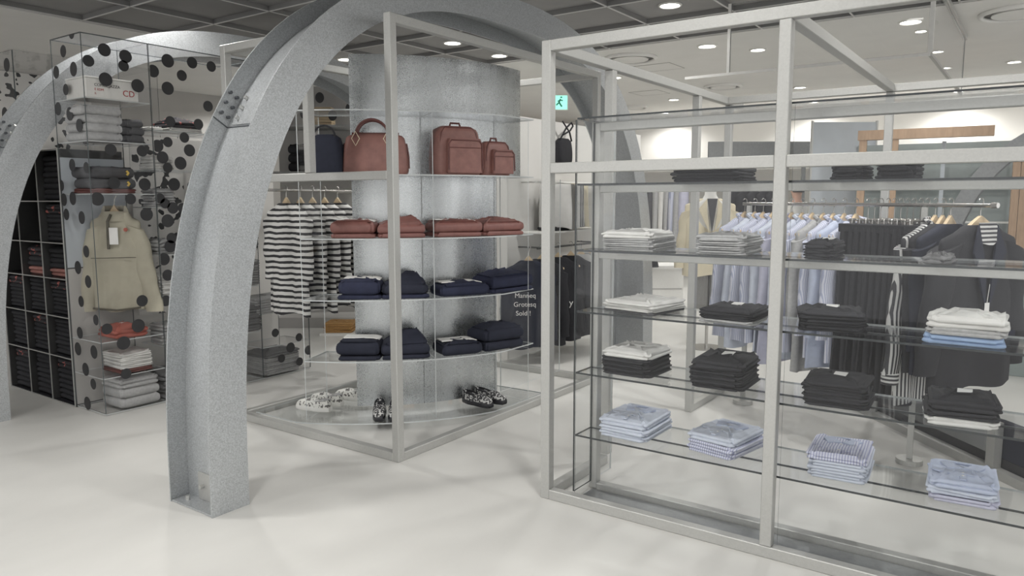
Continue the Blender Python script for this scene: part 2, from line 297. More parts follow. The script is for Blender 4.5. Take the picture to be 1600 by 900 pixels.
# ================= arches =================
def superell(a,b,n,k,N):
    th=PI*(1-k/N); c,s=math.cos(th),math.sin(th)
    return (math.copysign(abs(c)**(2/n),c)*a, max(0,s)**(2/n)*b)
def arch(label,x0,yn,near='galv',bolts=True,rz=0,sca=1):
    sc_=1.0
    N=72; xc=2.456*sc_; O=[];I=[];W=[]
    for k in range(N+1):
        o=superell(2.456,2.90,2.7,k,N); i=superell(2.25,2.70,2.8,k,N)
        O.append((xc+o[0],o[1])); I.append((xc+i[0],i[1])); W.append(((O[-1][0]+I[-1][0])/2,(O[-1][1]+I[-1][1])/2))
    t=thing('steel_arch',label,'arch',(x0,yn,0),rz); t.scale=(sca,)*3
    def band(name,A,B,ya,yb,matn):
        bm=NB(); rings=[ringv(bm,[(a[0],ya,a[1]),(b[0],ya,b[1]),(b[0],yb,b[1]),(a[0],yb,a[1])]) for a,b in zip(A,B)]
        loft(bm,rings,True); return obj(name,bm,matn,t,True)
    band('flange',O,I,0,.009,near); band('flange',O,I,.351,.36,near)
    W1=[]; W2=[]
    for k in range(N+1):
        a,b=O[k],I[k]; d=Vector((b[0]-a[0],b[1]-a[1])).normalized()*.005
        W1.append((W[k][0]-d.x,W[k][1]-d.y)); W2.append((W[k][0]+d.x,W[k][1]+d.y))
    band('web',W1,W2,.0092,.3508,near)
    # foot bracket bolted to the web, base plate
    for sx,xw in ((1,W1[0][0]),(-1,W1[-1][0])):
        b=bx('foot_bracket',min(xw,xw-sx*.008),max(xw,xw-sx*.008),.02,.25,.012,.15,'steel',t)
        p=bx('base_plate',min(xw,xw-sx*.094),max(xw,xw-sx*.094),.012,.348,.001,.011,near,t)
        for y in (.075,.205):
            bm=NB(); tube(bm,[(xw-sx*.008,y,.085),(xw-sx*.03,y,.085)],.011,6); obj('bolt',bm,'bolt',b)
        for y in (.06,.28):
            bm=NB(); tube(bm,[(xw-sx*.05,y,.011),(xw-sx*.05,y,.032)],.011,6); obj('bolt',bm,'bolt',p)
    if bolts:
        # splice joint: seam line, cover plate and bolts on web and far flange
        ks=min(range(N//2),key=lambda k:abs(O[k][1]-1.93))
        a,b=Vector((O[ks][0],0,O[ks][1])),Vector((I[ks][0],0,I[ks][1]))
        w=(a+b)/2; tan=(Vector((O[ks+1][0],0,O[ks+1][1]))-Vector((O[ks-1][0],0,O[ks-1][1]))).normalized(); nrm=Vector((tan.z,0,-tan.x)); out=(a-b).normalized()
        bm=NB(); q=[a.lerp(b,.0)+out*.002,w+out*.007]
        for (p,r_) in ((w+out*.0062,.004),): tube(bm,[p+Vector((0,.02,0)),p+Vector((0,.345,0))],.0035,6)
        tube(bm,[a+Vector((0,.349,0)),w+out*.006+Vector((0,.349,0))],.003,6)
        obj('splice_seam',bm,'boltdark',t)
        sp=NB(); q0=w+out*.0055-tan*.0
        P=[q0+tan*.01+Vector((0,.05,0)),q0+tan*.2+Vector((0,.05,0)),q0+tan*.2+Vector((0,.31,0)),q0+tan*.01+Vector((0,.31,0))]
        loft(sp,[ringv(sp,P),ringv(sp,[p+out*.006 for p in P])]); spl=obj('splice_plate',sp,near,t)
        for u in (.045,.105,.165):
            for y in (.085,.275):
                bm=NB(); p=q0+tan*u+Vector((0,y,0)); tube(bm,[p+out*.006,p+out*.024],.010,6); obj('bolt',bm,'bolt',spl)
            for v in (.028,.072):
                bm=NB(); p=w+out*v+tan*u+Vector((0,.3505,0)); tube(bm,[p,p-Vector((0,.018,0))],.009,6); obj('bolt',bm,'boltdark',t)
    return t
arch('tall galvanised steel H beam arch standing in front of the central glass vitrine',1.944,3.115)
arch('galvanised steel H beam arch at left edge passing behind the dotted acrylic tower',1.885,5.70)
arch('distant grey steel arch with slim leg behind the black blazer rack',9.3,.98,'steeldull',False,-PI/2,.84)
# ================= central vitrine =================
VX0,VX1,VY0,VY1,VH,T=3.0,5.36,2.915,4.45,2.5,.05
v=thing('glass_vitrine','large steel framed glass vitrine around a curved galvanised drum with bags and clothes','display case',(VX0,VY0,0))
def vb(name,x0,x1,y0,y1,z0,z1,mat='steel',bev=.003): return rel(bx(name,x0,x1,y0,y1,z0,z1,mat,bev=bev),v)
for x,y in ((VX0,VY0),(VX0,VY1-T),(VX1-T,VY0),(VX1-T,VY1-T)): vb('post',x,x+T,y,y+T,0,VH)
vb('post',4.14,4.19,VY1-T,VY1,T+.001,VH-T-.001)
for z0 in (0,VH-T):
    n='bottom_rail' if z0==0 else 'top_rail'
    for y in (VY0,VY1-T): vb(n,VX0+T,VX1-T,y,y+T,z0,z0+T)
    for x in (VX0,VX1-T): vb(n,x,x+T,3.482 if (x==VX0 and z0>0) else VY0+T,VY1-T,z0,z0+T)   # the upper left rail stops at the arch
vb('middle_rail',VX0,VX0+T,VY0+T,VY1-T,1.612,1.66)
vb('mullion',VX0,VX0+T,3.60,3.65,1.661,VH-T-.001)
def arcpts(R,a0,a1,n): return [(CX+R*math.cos(math.radians(a0+(a1-a0)*k/n)),CY+R*math.sin(math.radians(a0+(a1-a0)*k/n))) for k in range(n+1)]
def arcwall(name,R,th,a0,a1,z0,z1,mat,n=48):
    A=arcpts(R,a0,a1,n); B=arcpts(R-th,a0,a1,n); bm=NB()
    loft(bm,[ringv(bm,[(p[0],p[1],z0),(p[0],p[1],z1),(q[0],q[1],z1),(q[0],q[1],z0)]) for p,q in zip(A,B)]); return rel(obj(name,bm,mat,smooth=True),v)
arcwall('curved_metal_panel',1.234,.012,213.2,263.4,.075,2.455,'galvdrum')
arcwall('curved_metal_panel',1.234,.012,263.45,278,1.672,2.455,'galvdrum',16)
def clipshelf(name,R0,R1,a0,a1,z,th,mats):
    n=44; A=arcpts(R1,a0,a1,n); B=arcpts(R0,a0,a1,n); bm=NB()
    def c(p): return (min(max(p[0],VX0+T+.006),VX1-T-.006),min(max(p[1],VY0+T+.006),VY1-T-.006))
    R=[ringv(bm,[c(p)+(z-th,),c(p)+(z,),c(q)+(z,),c(q)+(z-th,)]) for p,q in zip(A,B)]
    loft(bm,R)
    for f in bm.faces: f.material_index=0 if abs(f.normal.z)>.5 or f.calc_center_median().z in () else 1
    bm.normal_update()
    for f in bm.faces: f.material_index=0 if abs(f.normal.z)>.5 else 1
    return rel(obj(name,bm,mats),v)
SZ=[.06,.46,.86,1.255,1.66,2.06]
for i,z in enumerate(SZ):
    if i==0: clipshelf('base_plate',.45,1.60,186,272,z,.008,('glasshelf','edgelite'))
    else: clipshelf('glass_shelf',1.237,1.565,203.5,267.5,z,.008,('glasshelf','edgelite'))
def fin(ang,R0,R1,z0,z1):
    a=math.radians(ang); d=Vector((math.cos(a),math.sin(a),0)); n=Vector((-d.y,d.x,0))*.0025; c=Vector((CX,CY,0)); bm=NB()
    P=[c+d*R0-n,c+d*R1-n,c+d*R1+n,c+d*R0+n]
    loft(bm,[ringv(bm,[p+Vector((0,0,z0)) for p in P]),ringv(bm,[p+Vector((0,0,z1)) for p in P])]); bm.normal_update()
    for f in bm.faces: f.material_index=0 if abs(f.normal.dot(n.normalized()))>.7 else 1
    return rel(obj('glass_fin',bm,('glass','edgelite')),v)
for z0,z1 in zip(SZ[:-1],SZ[1:]):
    fin(203.2,1.24,1.545,z0+.001,z1-.011); fin(235.0,1.24,1.56,z0+.001,z1-.011); fin(262.6,1.24,1.56,z0+.001,z1-.011)
rel(pane('glass_wing',4.44,5.28,3.236,3.244,.062,1.66,1,mats=('glass','edgelite')),v)
# ================= right glass case =================
PX=3.05; PY=1.98
rc=thing('glass_case','long steel framed glass case with folded clothes on five glass shelves','display case',(PX,PY,0))
YR=-.9
def rb(name,x0,x1,y0,y1,z0,z1,mat='steel',bev=.003): return rel(bx(name,x0,x1,y0,y1,z0,z1,mat,bev=bev),rc)
HT=2.243
pp=rb('post',PX,PX+T,PY-T,PY,0,HT)
bm=NB(); tube(bm,[(PX-.0006,1.966,.075),(PX-.004,1.966,.075)],.006,8); so_=obj('screw',bm,'bolt'); so_.parent=pp; so_.matrix_parent_inverse=Matrix.Translation(-Vector(rc.location))@Matrix.Identity(4)
rb('post',PX,PX+T,.832,.880,T+.001,HT-T-.001)
rb('post',3.68,3.73,PY-T,PY,T+.001,HT-T-.001)
rb('post',PX,PX+T,YR,YR+T,0,HT)
rb('top_rail',PX,PX+T,YR+T,PY-T,HT-T,HT); rb('bottom_rail',PX,PX+T,YR+T,PY-T,0,T)
rb('middle_rail',PX,PX+T,.8801,PY-T-.0005,1.624,1.673); rb('middle_rail',PX,PX+T,YR+T,.8319,1.624,1.673)
rb('side_rail',PX+T,5.84,PY-T,PY,HT-T,HT); rb('side_rail',PX+T,3.68,PY-T,PY,0,T)
rb('side_rail',PX+T,5.49,.832,.880,HT-T,HT)
rb('rear_rail',5.49,5.54,YR,PY-T,HT-T,HT)
rb('post',5.49,5.54,.832,.880,0,HT-T-.001)
for x in (4.93,5.57): rb('post',x,x+T,PY-T,PY,0,HT-T-.001)
rb('bottom_rail',4.98,5.57,PY-T,PY,0,T)
# inner frame behind the shelves
IX=3.285; IY=1.832
rb('inner_post',IX,IX+T,IY-.042,IY,.012,1.872,'steel')
for z in (.0,1.205,1.532,1.83): rb('inner_rail',IX,IX+(T if z in (0,1.83) else .03),YR+.06,IY-.0425,z+.001,z+.043,'steel')
rb('base_tray',PX+T+.002,IX-.002,YR+.06,1.81,.002,.012,'steeldull')
# glass
XF=3.120; XB=3.50
rel(pane('side_pane',XF-.012,IX-.004,1.816,1.824,.05,1.872,1,mats=('glass','edgedark')),rc)
rel(pane('side_pane',IX+T+.004,XB,1.816,1.824,.05,1.872,1,mats=('glass','edgelite')),rc)
rel(pane('top_pane',XF-.012,XB,YR+.07,1.815,1.874,1.882,2,mats=('glasshelf','edgedark')),rc)
for z in (.345,.66,.963,1.26,1.574):
    rel(pane('glass_shelf',XF-.012,3.262,YR+.07,1.812,z-.009,z,2,mats=('glasshelf','edgedark')),rc)
    rel(pane('glass_shelf',3.265,XB,YR+.07,1.786 if 1 else 0,z-.009,z,2,mats=('glasshelf','edgelite')),rc)
for ya,yb in ((YR+.07,.82),(.89,1.81)): rel(pane('front_pane',3.1012,3.1052,ya,yb,.013,1.87,0,mats=('glass','edge')),rc)
# ================= soft goods generators =================
def wob(a,s): return math.sin(a*3+s*1.7)+.6*math.sin(a*7+s*2.9)+.4*math.sin(a*13+s*.7)
def foldmesh(w,d,h,lobes,seed,dome=.25,cr=.030,rough=.006,kindf=False):
    bm=NB(); rings=[]; K=6*lobes; L=h/lobes
    def disp(P,f,u):
        out=[]
        for i,p in enumerate(P):
            a=2*PI*i/len(P); q=p.copy(); r=math.hypot(p.x,p.y)+1e-6
            e=f*rough*wob(a,seed+math.floor(u*lobes*.999)*1.3); q.x+=p.x/r*e; q.y+=p.y/r*e; q.z+=f*rough*.5*wob(a*1.3,seed+5)*u; out.append(q)
        return out
    for k in range(K+1):
        u=k/K; ph=(u*lobes)%1.0 if k<K else 1.0
        ins=(L/2)*(.95 if lobes>1 else .55)*(1-math.sqrt(max(0,1-(2*ph-1)**2)))
        rings.append(ringv(bm,disp(rrect(w-2*ins,d-2*ins,cr,h*u,5),1,u)))
    for s,zz in ((.9,.10),(.72,.32),(.5,.62),(.25,.92)):
        rings.append(ringv(bm,[Vector((p.x*s+(w*.16*zz if kindf else 0),p.y*s+(d*.12*zz if kindf else 0),h*(1+dome*zz*(1.35 if kindf else 1))+rough*(1.1 if dome>.1 else .5)*wob(i*.26+s*4,seed)+(dome*h*.12*math.sin(p.x*38+seed)*math.sin(p.y*29+seed*2)))) for i,p in enumerate(rrect(w,d,cr,0,5))]))
    loft(bm,rings); return bm
PROTO={}
def folded(mat,w,d,h,kind,seed,dome,label,cat,loc,rz,group):
    key=(mat,round(w,2),round(d,2),round(h,3),kind,round(dome,2))
    if key in PROTO: return dup(PROTO[key],loc,rz,label,group)
    t=thing('folded_'+{'shirt':'shirt','tee':'tee','tag':'tee','tee2':'tee','knit':'sweater','jean':'trousers','flap':'tee','roll':'sweatshirt','lined':'cardigan','thick':'cardigan'}[kind],label,cat,loc,rz,group)
    lob=1 if (h<.014 or kind in('roll','knit','lined','thick') or (kind=='flap' and h>.045)) else 2
    obj('body',foldmesh(w,d,h,lob,seed,dome,kindf=(kind=='flap' and h>.045)),mat,t,True)
    top=h*(1+dome*.6)
    if kind=='shirt':
        bm=NB()   # stand collar opened toward the back, two collar points
        for s in (-1,1):
            P=[Vector((s*.003,d*.06,top+.001)),Vector((s*.040,d*.26,top+.002)),Vector((s*.078,d*.22,top)),Vector((s*.052,d*.0,top-.001))]
            loft(bm,[ringv(bm,P),ringv(bm,[p+Vector((0,0,.008)) for p in P])])
        tube(bm,[(-.042,d*.25,top+.002),(-.028,d*.30,top+.003),(0,d*.315,top+.003),(.028,d*.30,top+.003),(.042,d*.25,top+.002)],.005,6)
        sl=NB(); n=14; Y=[(-d*.10-d*.16*math.sin(PI*k/n)*(1+.5*math.sin(k*1.1+seed))) for k in range(n+1)]
        A=[Vector((-w*.46+w*.80*k/n,Y[k],top*.985-.002)) for k in range(n+1)]; B=[Vector((-w*.44+w*.76*k/n,d*.08,top*1.0)) for k in range(n+1)]
        rr=[ringv(sl,[a,b_,b_+Vector((0,0,.003)),a+Vector((0,0,.0055))]) for a,b_ in zip(A,B)]; loft(sl,rr); obj('folded_sleeve',sl,mat,t)
        obj('collar',bm,'skyblue2' if mat in('skyblue','pinfold') else mat,t)
        pl=bx('placket',-.011,.011,-d*.40,d*.10,top-.004,top+.003,mat,t)
        for yy in (.02,-.12,-.26): 
            bm=NB(); disc(bm,(0,d*yy),.005,top+.003,top+.0045,8); obj('button',bm,'white',pl)
    if kind=='lined':   # white lining turned over the top edge
        n=12; bm=NB(); P=[Vector((-w*.40+w*.86*k/n,0,top+.005-.012*max(0,(k-9)/3)**2)) for k in range(n+1)]
        loft(bm,[ringv(bm,[p+Vector((0,-d*.10,-.002)),p+Vector((0,d*.40,-.004)),p+Vector((0,d*.40,.004)),p+Vector((0,-d*.08,.004))]) for p in P]); obj('lining',bm,'white',t)
    if kind in('tag','flap'):
        bm=NB(); P=[Vector((-.02,-.03*d,top+.002)),Vector((.03,-.05*d,top+.003)),Vector((.034,.12*d,top+.010)),Vector((-.016,.14*d,top+.009))]
        loft(bm,[ringv(bm,P),ringv(bm,[p+Vector((0,0,.0015)) for p in P])]); obj('price_tag',bm,'paper',t)
    if kind=='tee2':
        bm=NB(); tube(bm,[(.06*math.cos(a),d*.22+.035*math.sin(a),top-.001) for a in [2*PI*k/20 for k in range(20)]],.007,6,closed=True); obj('neckband',bm,mat,t,True)
    if kind=='knit':
        bm=NB(); tube(bm,[(w*.28,-d*.5-.006,h*.3),(w*.32,-d*.5-.006,h*.5),(w*.28,-d*.5-.006,h*.7)],.008,6); obj('emblem',bm,'yellow',t)
    PROTO[key]=t; return t
def posname(i,n):
    if n==1: return ''
    j=n-i   # 1 = top
    return {1:'top',2:'second from top',3:'third from top',4:'fourth from top',5:'fifth from top'}.get(j,'bottom') if j<n else 'bottom'
RND=random.Random(4)
def pile(A,B,d,items,desc,group,inset=.004,jit=.006):
    A=Vector(A);B=Vector(B); X=(B-A); w=math.hypot(X.x,X.y); rz=math.atan2(X.y,X.x); Y=Vector((-math.sin(rz),math.cos(rz),0))
    c=(A+B)/2+Y*(d/2); z=A.z+.0012; n=len(items)
    for i,(mat,h,kind,what,cat,dome) in enumerate(items):
        top=i==n-1; k=kind if (top or kind not in('shirt','tag','flap','tee2','lined')) else 'tee'
        if kind=='shirt' and not top: k='tee'
        dm=dome if top else .02
        p=posname(i,n); lab=f"{what}, {p} of {desc}" if n>1 else f"{what}, {desc}"
        ww=w; o=folded(mat,ww,d,h,k,i*1.7+z*3+w*11,dm,lab,cat,(c.x+RND.uniform(-jit,jit),c.y+RND.uniform(-jit,jit),z),rz+RND.uniform(-.03,.03),group)
        z+=h*(1.02 if not top else 1)+.0008
def cloth(bm,hw,L,dp,flare,seed,neck=.075,slope=.075,fold=.018,tz=0):
    n=56; rings=[]
    lv=[(0,neck,.030)] + ([(.012,neck*1.3,.034),(slope*.55,hw*.66,.036),(slope*.9,hw*.95,.034),(slope*1.15,hw,.036)] if neck<hw*.9 else [])
    m=14; z0=slope*1.3 if neck<hw*.9 else .02
    for k in range(m+1):
        t=k/m; lv.append((z0+(L-z0)*t,hw*(1+(flare-1)*t),.04+(dp-.04)*min(1,t*1.6)))
    for z,w,dd in lv:
        t=z/L; R=[]
        for k in range(n):
            a=2*PI*k/n; c,s=math.cos(a),math.sin(a)
            x=w*math.copysign(abs(c)**.75,c); y=dd*math.copysign(abs(s)**.7,s)
            y+=fold*t*(math.sin(x/hw*5.2+seed)+.5*math.sin(x/hw*11+seed*2)); x+=.006*t*math.sin(z*9+seed+a)
            R.append((x,y,-z+tz+(.012*t*t*math.sin(x/hw*4+seed*1.3))))
        rings.append(ringv(bm,R))
    loft(bm,rings)
def sleeve(bm,side,hw,L,r0,r1,splay,seed,slope=.075,dy=0):
    rings=[]; m=12; n=16
    for k in range(m+1):
        t=k/m; cx=side*(hw-.045+(splay+.03)*t**.8); cz=-slope-.035-L*t; r=r0+(r1-r0)*t
        R=[]
        for j in range(n):
            a=2*PI*j/n; R.append((cx+r*math.cos(a)*(1+.08*math.sin(t*17+seed)),dy*t+r*.55*math.sin(a)+.008*math.sin(t*11+seed),cz+side*.35*r*math.cos(a)*(1-t)*-1))
        rings.append(ringv(bm,R))
    loft(bm,rings)
HZ=.112   # rail centre down to the neck of what hangs
def hanger(label,loc,rz,group,mat='wood',w=.21,lump=.25):
    key=('hanger',mat,w,lump)
    if key in PROTO: return dup(PROTO[key],loc,rz,label,group)
    t=thing('clothes_hanger',label,'hanger',loc,rz,group)
    bm=NB(); rings=[]
    for k in range(21):
        u=-1+2*k/20; x=w*u; z=-.100-.026*min(1,abs(u)/lump)**(1 if lump<.3 else 1.6)-.075*abs(u)**1.1; hh=.070-.046*min(1,abs(u)/(lump*1.2))-.008*abs(u); th=.011+.008*abs(u)
        rings.append(ringv(bm,[(x,-th,z-hh*.5),(x,th,z-hh*.5),(x,th*.8,z+hh*.5),(x,-th*.8,z+hh*.5)]))
    loft(bm,rings); obj('bar',bm,mat,t,True)
    bm=NB(); P=[(0,0,-.08),(0,0,-.045)]+[(.019*math.sin(a),0,-.004+.019*-math.cos(a)*-1*-1) for a in [PI*.0+PI*1.35*k/10 for k in range(11)]]
    P=[(0,0,-.082),(0,0,-.035)]+[(.018*math.sin(a),0,.004-.020*math.cos(a)) for a in [PI*.15+PI*1.2*k/10 for k in range(11)]]
    tube(bm,P,.0026,6); obj('hook',bm,'chrome',t,True)
    PROTO[key]=t; return t
def cliphanger(label,loc,rz,group,w=.15):
    key=('clip',w)
    if key in PROTO: return dup(PROTO[key],loc,rz,label,group)
    t=thing('clip_hanger',label,'hanger',loc,rz,group)
    bm=NB(); tube(bm,[(-w,0,-.10),(w,0,-.10)],.005,8); obj('bar',bm,'chrome',t,True)
    bm=NB(); P=[(0,0,-.10),(0,0,-.035)]+[(.018*math.sin(a),0,.004-.020*math.cos(a)) for a in [PI*.15+PI*1.2*k/10 for k in range(11)]]; tube(bm,P,.0026,6); obj('hook',bm,'chrome',t,True)
    for s in (-.8,.8):
        bm=NB(); box(bm,s*w-.014,s*w+.014,-.010,.010,-.135,-.092,bev=.003); obj('clip',bm,'chrome',t)
    PROTO[key]=t; return t
def garment(name,label,cat,loc,rz,group,mat,hw=.22,L=.72,slL=.52,dp=.05,flare=1.08,seed=0,slmat=None,collar=True,key=None,fold=.018,splay=.05,r0=.085,r1=.05,extra=None,cmat=None,neck=.075):
    if key and key in PROTO: return dup(PROTO[key],loc,rz,label,group)
    t=thing(name,label,cat,loc,rz,group)
    bm=NB(); cloth(bm,hw,L,dp,flare,seed,fold=fold,neck=neck); obj('body',bm,mat,t,True)
    if slL:
        for s in (-1,1):
            bm=NB(); sleeve(bm,s,hw,slL,r0,r1,splay,seed+s); so=obj('sleeve',bm,slmat or mat,t,True)
            if extra=='cuff':
                bm=NB(); cx=s*(hw-.045+splay+.03); z=-.075-.035-slL
                tube(bm,[(cx,0,z-.05),(cx,0,z+.008)],r1*.86,14); obj('cuff',bm,'bwhor',so,True)
    if collar:
        bm=NB()
        for s in (-1,1):
            P=[Vector((s*.012,-.045,-.055)),Vector((s*.075,-.046,-.075)),Vector((s*.082,-.030,-.015)),Vector((s*.060,-.030,.012))]
            loft(bm,[ringv(bm,P),ringv(bm,[p+Vector((0,-.007,0)) for p in P])])
        tube(bm,[(-.07,-.03,.006),(-.05,.02,.022),(0,.032,.028),(.05,.02,.022),(.07,-.03,.006)],.012,6)
        obj('collar',bm,cmat or mat,t)
    if key: PROTO[key]=t
    return t
# ================= folded goods in the right glass case =================
def zed(x,y,z): return at(x,y,2,z)
def shf(x,z,X=3.128):   # point on the shelf line at depth X under pixel column x
    p=at(x,400,0,X); q=at(x,315,0,X); return Vector((X,(p.y+q.y)/2,z))
G5='folded shirts on the lowest glass shelf'
SH='light blue folded shirt'
def fb(xl,yl,xr,yr,z,d,items,desc,group):
    A=zed(xl,yl,z);B=zed(xr,yr,z)
    # keep the whole pile on its shelf
    mn=min(A.x,B.x); sh=max(0,3.122-mn); A.x+=sh;B.x+=sh
    if A.y>1.80: B.y-=A.y-1.80; A.y=1.80
    pile(A,B,d,items,desc,group)
S=lambda m,h,k,w,c,dm=.2:(m,h,k,w,c,dm)
b=[S('skyblue',0.0213,'shirt',SH,'shirt',.5)]
fb(934,679,1008,694,.345,.32,[S('skyblue',0.0266,'shirt',SH,'shirt')]*2+[S('skyblue',0.0319,'shirt',SH,'shirt',.3)],'leftmost pile on lowest shelf',G5)
fb(1072,702,1146,722,.345,.30,[S('pinfold',0.0266,'shirt','blue striped folded shirt','shirt')]*2+[S('skyblue',0.0293,'shirt',SH,'shirt',.3)],'second pile from left on lowest shelf',G5)
fb(1259,744,1354,760,.345,.30,[S('skyblue',0.0239,'shirt','pale blue folded shirt','shirt')]*3+[S('pinfold',0.0266,'shirt','white and blue striped folded shirt','shirt',.3)],'third pile from left on lowest shelf',G5)
fb(1447,780,1558,800,.345,.26,[S('lavender',0.0239,'shirt','lavender folded shirt','shirt')]+[S('skyblue',0.0266,'shirt',SH,'shirt')]+[S('skyblue2',0.0319,'shirt','light blue folded shirt with open collar','shirt',.3)],'rightmost pile on lowest shelf',G5)
G4='folded tops on the second lowest glass shelf'; BK='black folded tee'
fb(940,583,1014,594,.66,.27,[S('black',0.0206,'tee',BK,'tee')]*4+[S('whitecloth',0.0293,'tee2','white folded tee','tee',.35)],'leftmost pile on second lowest shelf',G4)
fb(1077,604,1160,615,.66,.30,[S('black',0.0213,'tee',BK,'tee')]*4+[S('black',0.0319,'flap','black folded tee with white tag','tee',.5)],'second pile from left on second lowest shelf',G4)
fb(1254,632,1356,645,.66,.25,[S('black',0.0226,'tee','black folded sweater','sweater')]*3+[S('black',0.0293,'tag','black folded sweater with paper tag','sweater',.35)],'third pile from left on second lowest shelf',G4)
fb(1449,663,1564,676,.66,.25,[S('whitecloth',0.0266,'tee','cream white folded tee','tee'),S('black',0.0266,'tee',BK,'tee'),S('black',0.0346,'tag','black folded tee with white edge','tee',.5)],'rightmost pile on second lowest shelf',G4)
G3='folded tops on the middle glass shelf'
fb(940,485,1018,495,.963,.30,[S('dkgrey',0.0106,'tee','dark grey folded tee','tee'),S('whitecloth',0.0160,'tee','white folded tee','tee'),S('whitecloth',0.0239,'tee2','white rumpled folded tee','tee',.5)],'leftmost pile on middle shelf',G3)
fb(1090,503,1176,511,.963,.25,[S('greycloth',0.0160,'tee','grey folded tee','tee'),S('black',0.0186,'tee',BK,'tee'),S('black',0.0239,'flap','black folded tee with white print','tee',.5)],'second pile from left on middle shelf',G3)
fb(1247,517,1352,523,.963,.22,[S('black',0.0239,'tee',BK,'tee')]*2+[S('black',0.0293,'tag','black folded tee with open collar','tee',.4)],'third pile from left on middle shelf',G3)
fb(1444,536,1572,548,.963,.22,[S('brightblue',0.0346,'tee','bright blue folded tee','tee'),S('greycloth',0.0239,'tee','grey striped folded tee','tee'),S('whitecloth',0.0399,'tee','off white folded tee','tee',.4)],'rightmost pile on middle shelf',G3)
G2='folded tops on the fourth glass shelf'
def fl(xl,xr,z,d,items,desc,group):
    A=shf(xl,z); B=shf(xr,z,3.128+d); B.x=3.128; pile(A,B,d,items,desc,group)
fl(941,1058,1.26,.27,[S('slate2' if 0 else 'greycloth',0.0185,'tee','grey folded tee','tee')]*3+[S('whitecloth',0.0256,'tee','pale grey folded tee with small red mark','tee',.4)],'leftmost pile on fourth shelf',G2)
fl(1086,1194,1.26,.27,[S('greycloth',0.0185,'tee','grey striped folded shirt','shirt')]*3+[S('greycloth',0.0227,'tee','grey striped folded shirt','shirt',.35)],'second pile from left on fourth shelf',G2)
fl(1257,1324,1.26,.22,[S('black',0.0199,'tee',BK,'tee')]*2+[S('black',0.0227,'tag','black folded tee with white hem','tee',.4)],'small third pile on fourth shelf',G2)
fl(1447,1500,1.26,.20,[S('midgrey',0.0256,'tee','small grey folded tee','tee',.3)],'lying at right end of the fourth shelf',G2)
G1='folded tops on the top glass shelf'
fl(1048,1182,1.574,.26,[S('black',0.0256,'tee','black folded trousers','trousers'),S('black',0.0312,'flap','black folded trousers with white tag','trousers',.6)],'left pile on top glass shelf',G1)
fl(1294,1362,1.574,.24,[S('black',0.0256,'tee','black folded knit','sweater'),S('black',0.0256,'tee','black folded knit','sweater',.4)],'middle pile on top glass shelf',G1)
fl(1366,1440,1.574,.24,[S('black',0.0284,'tee','black folded tee','tee'),S('black',0.0369,'tee','black folded tee','tee',.5)],'right pile on top glass shelf',G1)
# ================= goods in the central vitrine =================
def vp_(xl,xr,z,d,items,desc,group,R=1.545):
    a=circ(xl,R);b_=circ(xr,R); pile((a.x,a.y,z),(b_.x,b_.y,z),d,items,desc,group,jit=.003)
GB='brown folded knitwear in the central vitrine'
bk='brown folded cardigan'; nv='navy folded cardigan'; iy='black folded cardigan'
D=.225
vp_(519,588,1.255,D,[S('brown',.026,'thick',bk,'sweater'),S('brown',0.076,'lined',bk+' with white lining','sweater',.15)],'leftmost pile on brown row of vitrine',GB)
vp_(593,667,1.255,D,[S('brown',.026,'thick',bk,'sweater'),S('brown',0.055,'flap',bk+' with raised fold','sweater',.75)],'second pile on brown row of vitrine',GB)
vp_(683,756,1.255,D,[S('brown',.026,'thick',bk,'sweater'),S('brown',0.069,'lined',bk+' with white lining','sweater',.25)],'third pile on brown row of vitrine',GB)
vp_(760,820,1.255,D,[S('brown',.026,'thick',bk,'sweater'),S('brown',0.062,'thick',bk+' with domed top','sweater',.5)],'rightmost pile on brown row of vitrine',GB)
GN='navy folded knitwear in the central vitrine'
vp_(529,595,.86,D,[S('navy',.026,'thick',nv,'sweater'),S('navy',0.090,'lined',nv+' with white lining','sweater',.15)],'leftmost pile on navy row of vitrine',GN)
vp_(599,671,.86,D,[S('navy',.026,'thick',nv,'sweater'),S('inky',0.062,'flap','dark navy cardigan with white tag','sweater',.9)],'second pile on navy row of vitrine',GN)
vp_(692,766,.86,D,[S('navy',0.069,'lined',nv+' with white lining','sweater',.3)],'lying third on navy row of vitrine',GN)
vp_(769,834,.86,D,[S('navy',.026,'thick',nv,'sweater'),S('navy',0.083,'thick',nv+' with domed top','sweater',.5)],'rightmost pile on navy row of vitrine',GN)
GI='black folded knitwear in the central vitrine'
vp_(525,592,.46,D,[S('inky',.026,'thick',iy,'sweater'),S('inky',.096,'lined',iy+' with white lining','sweater',.1)],'leftmost pile on black row of vitrine',GI)
vp_(596,671,.46,D,[S('inky',.026,'thick',iy,'sweater'),S('inky',0.069,'flap',iy+' with white label','sweater',.95)],'second pile on black row of vitrine',GI)
vp_(692,756,.46,D,[S('inky',0.069,'lined',iy+', white lining','sweater',.3)],'third on black row of vitrine',GI)
vp_(760,820,.46,D,[S('inky',0.062,'thick',iy,'sweater'),S('inky',0.083,'thick',iy+' with domed top','sweater',.5)],'rightmost pile on black row of vitrine',GI)
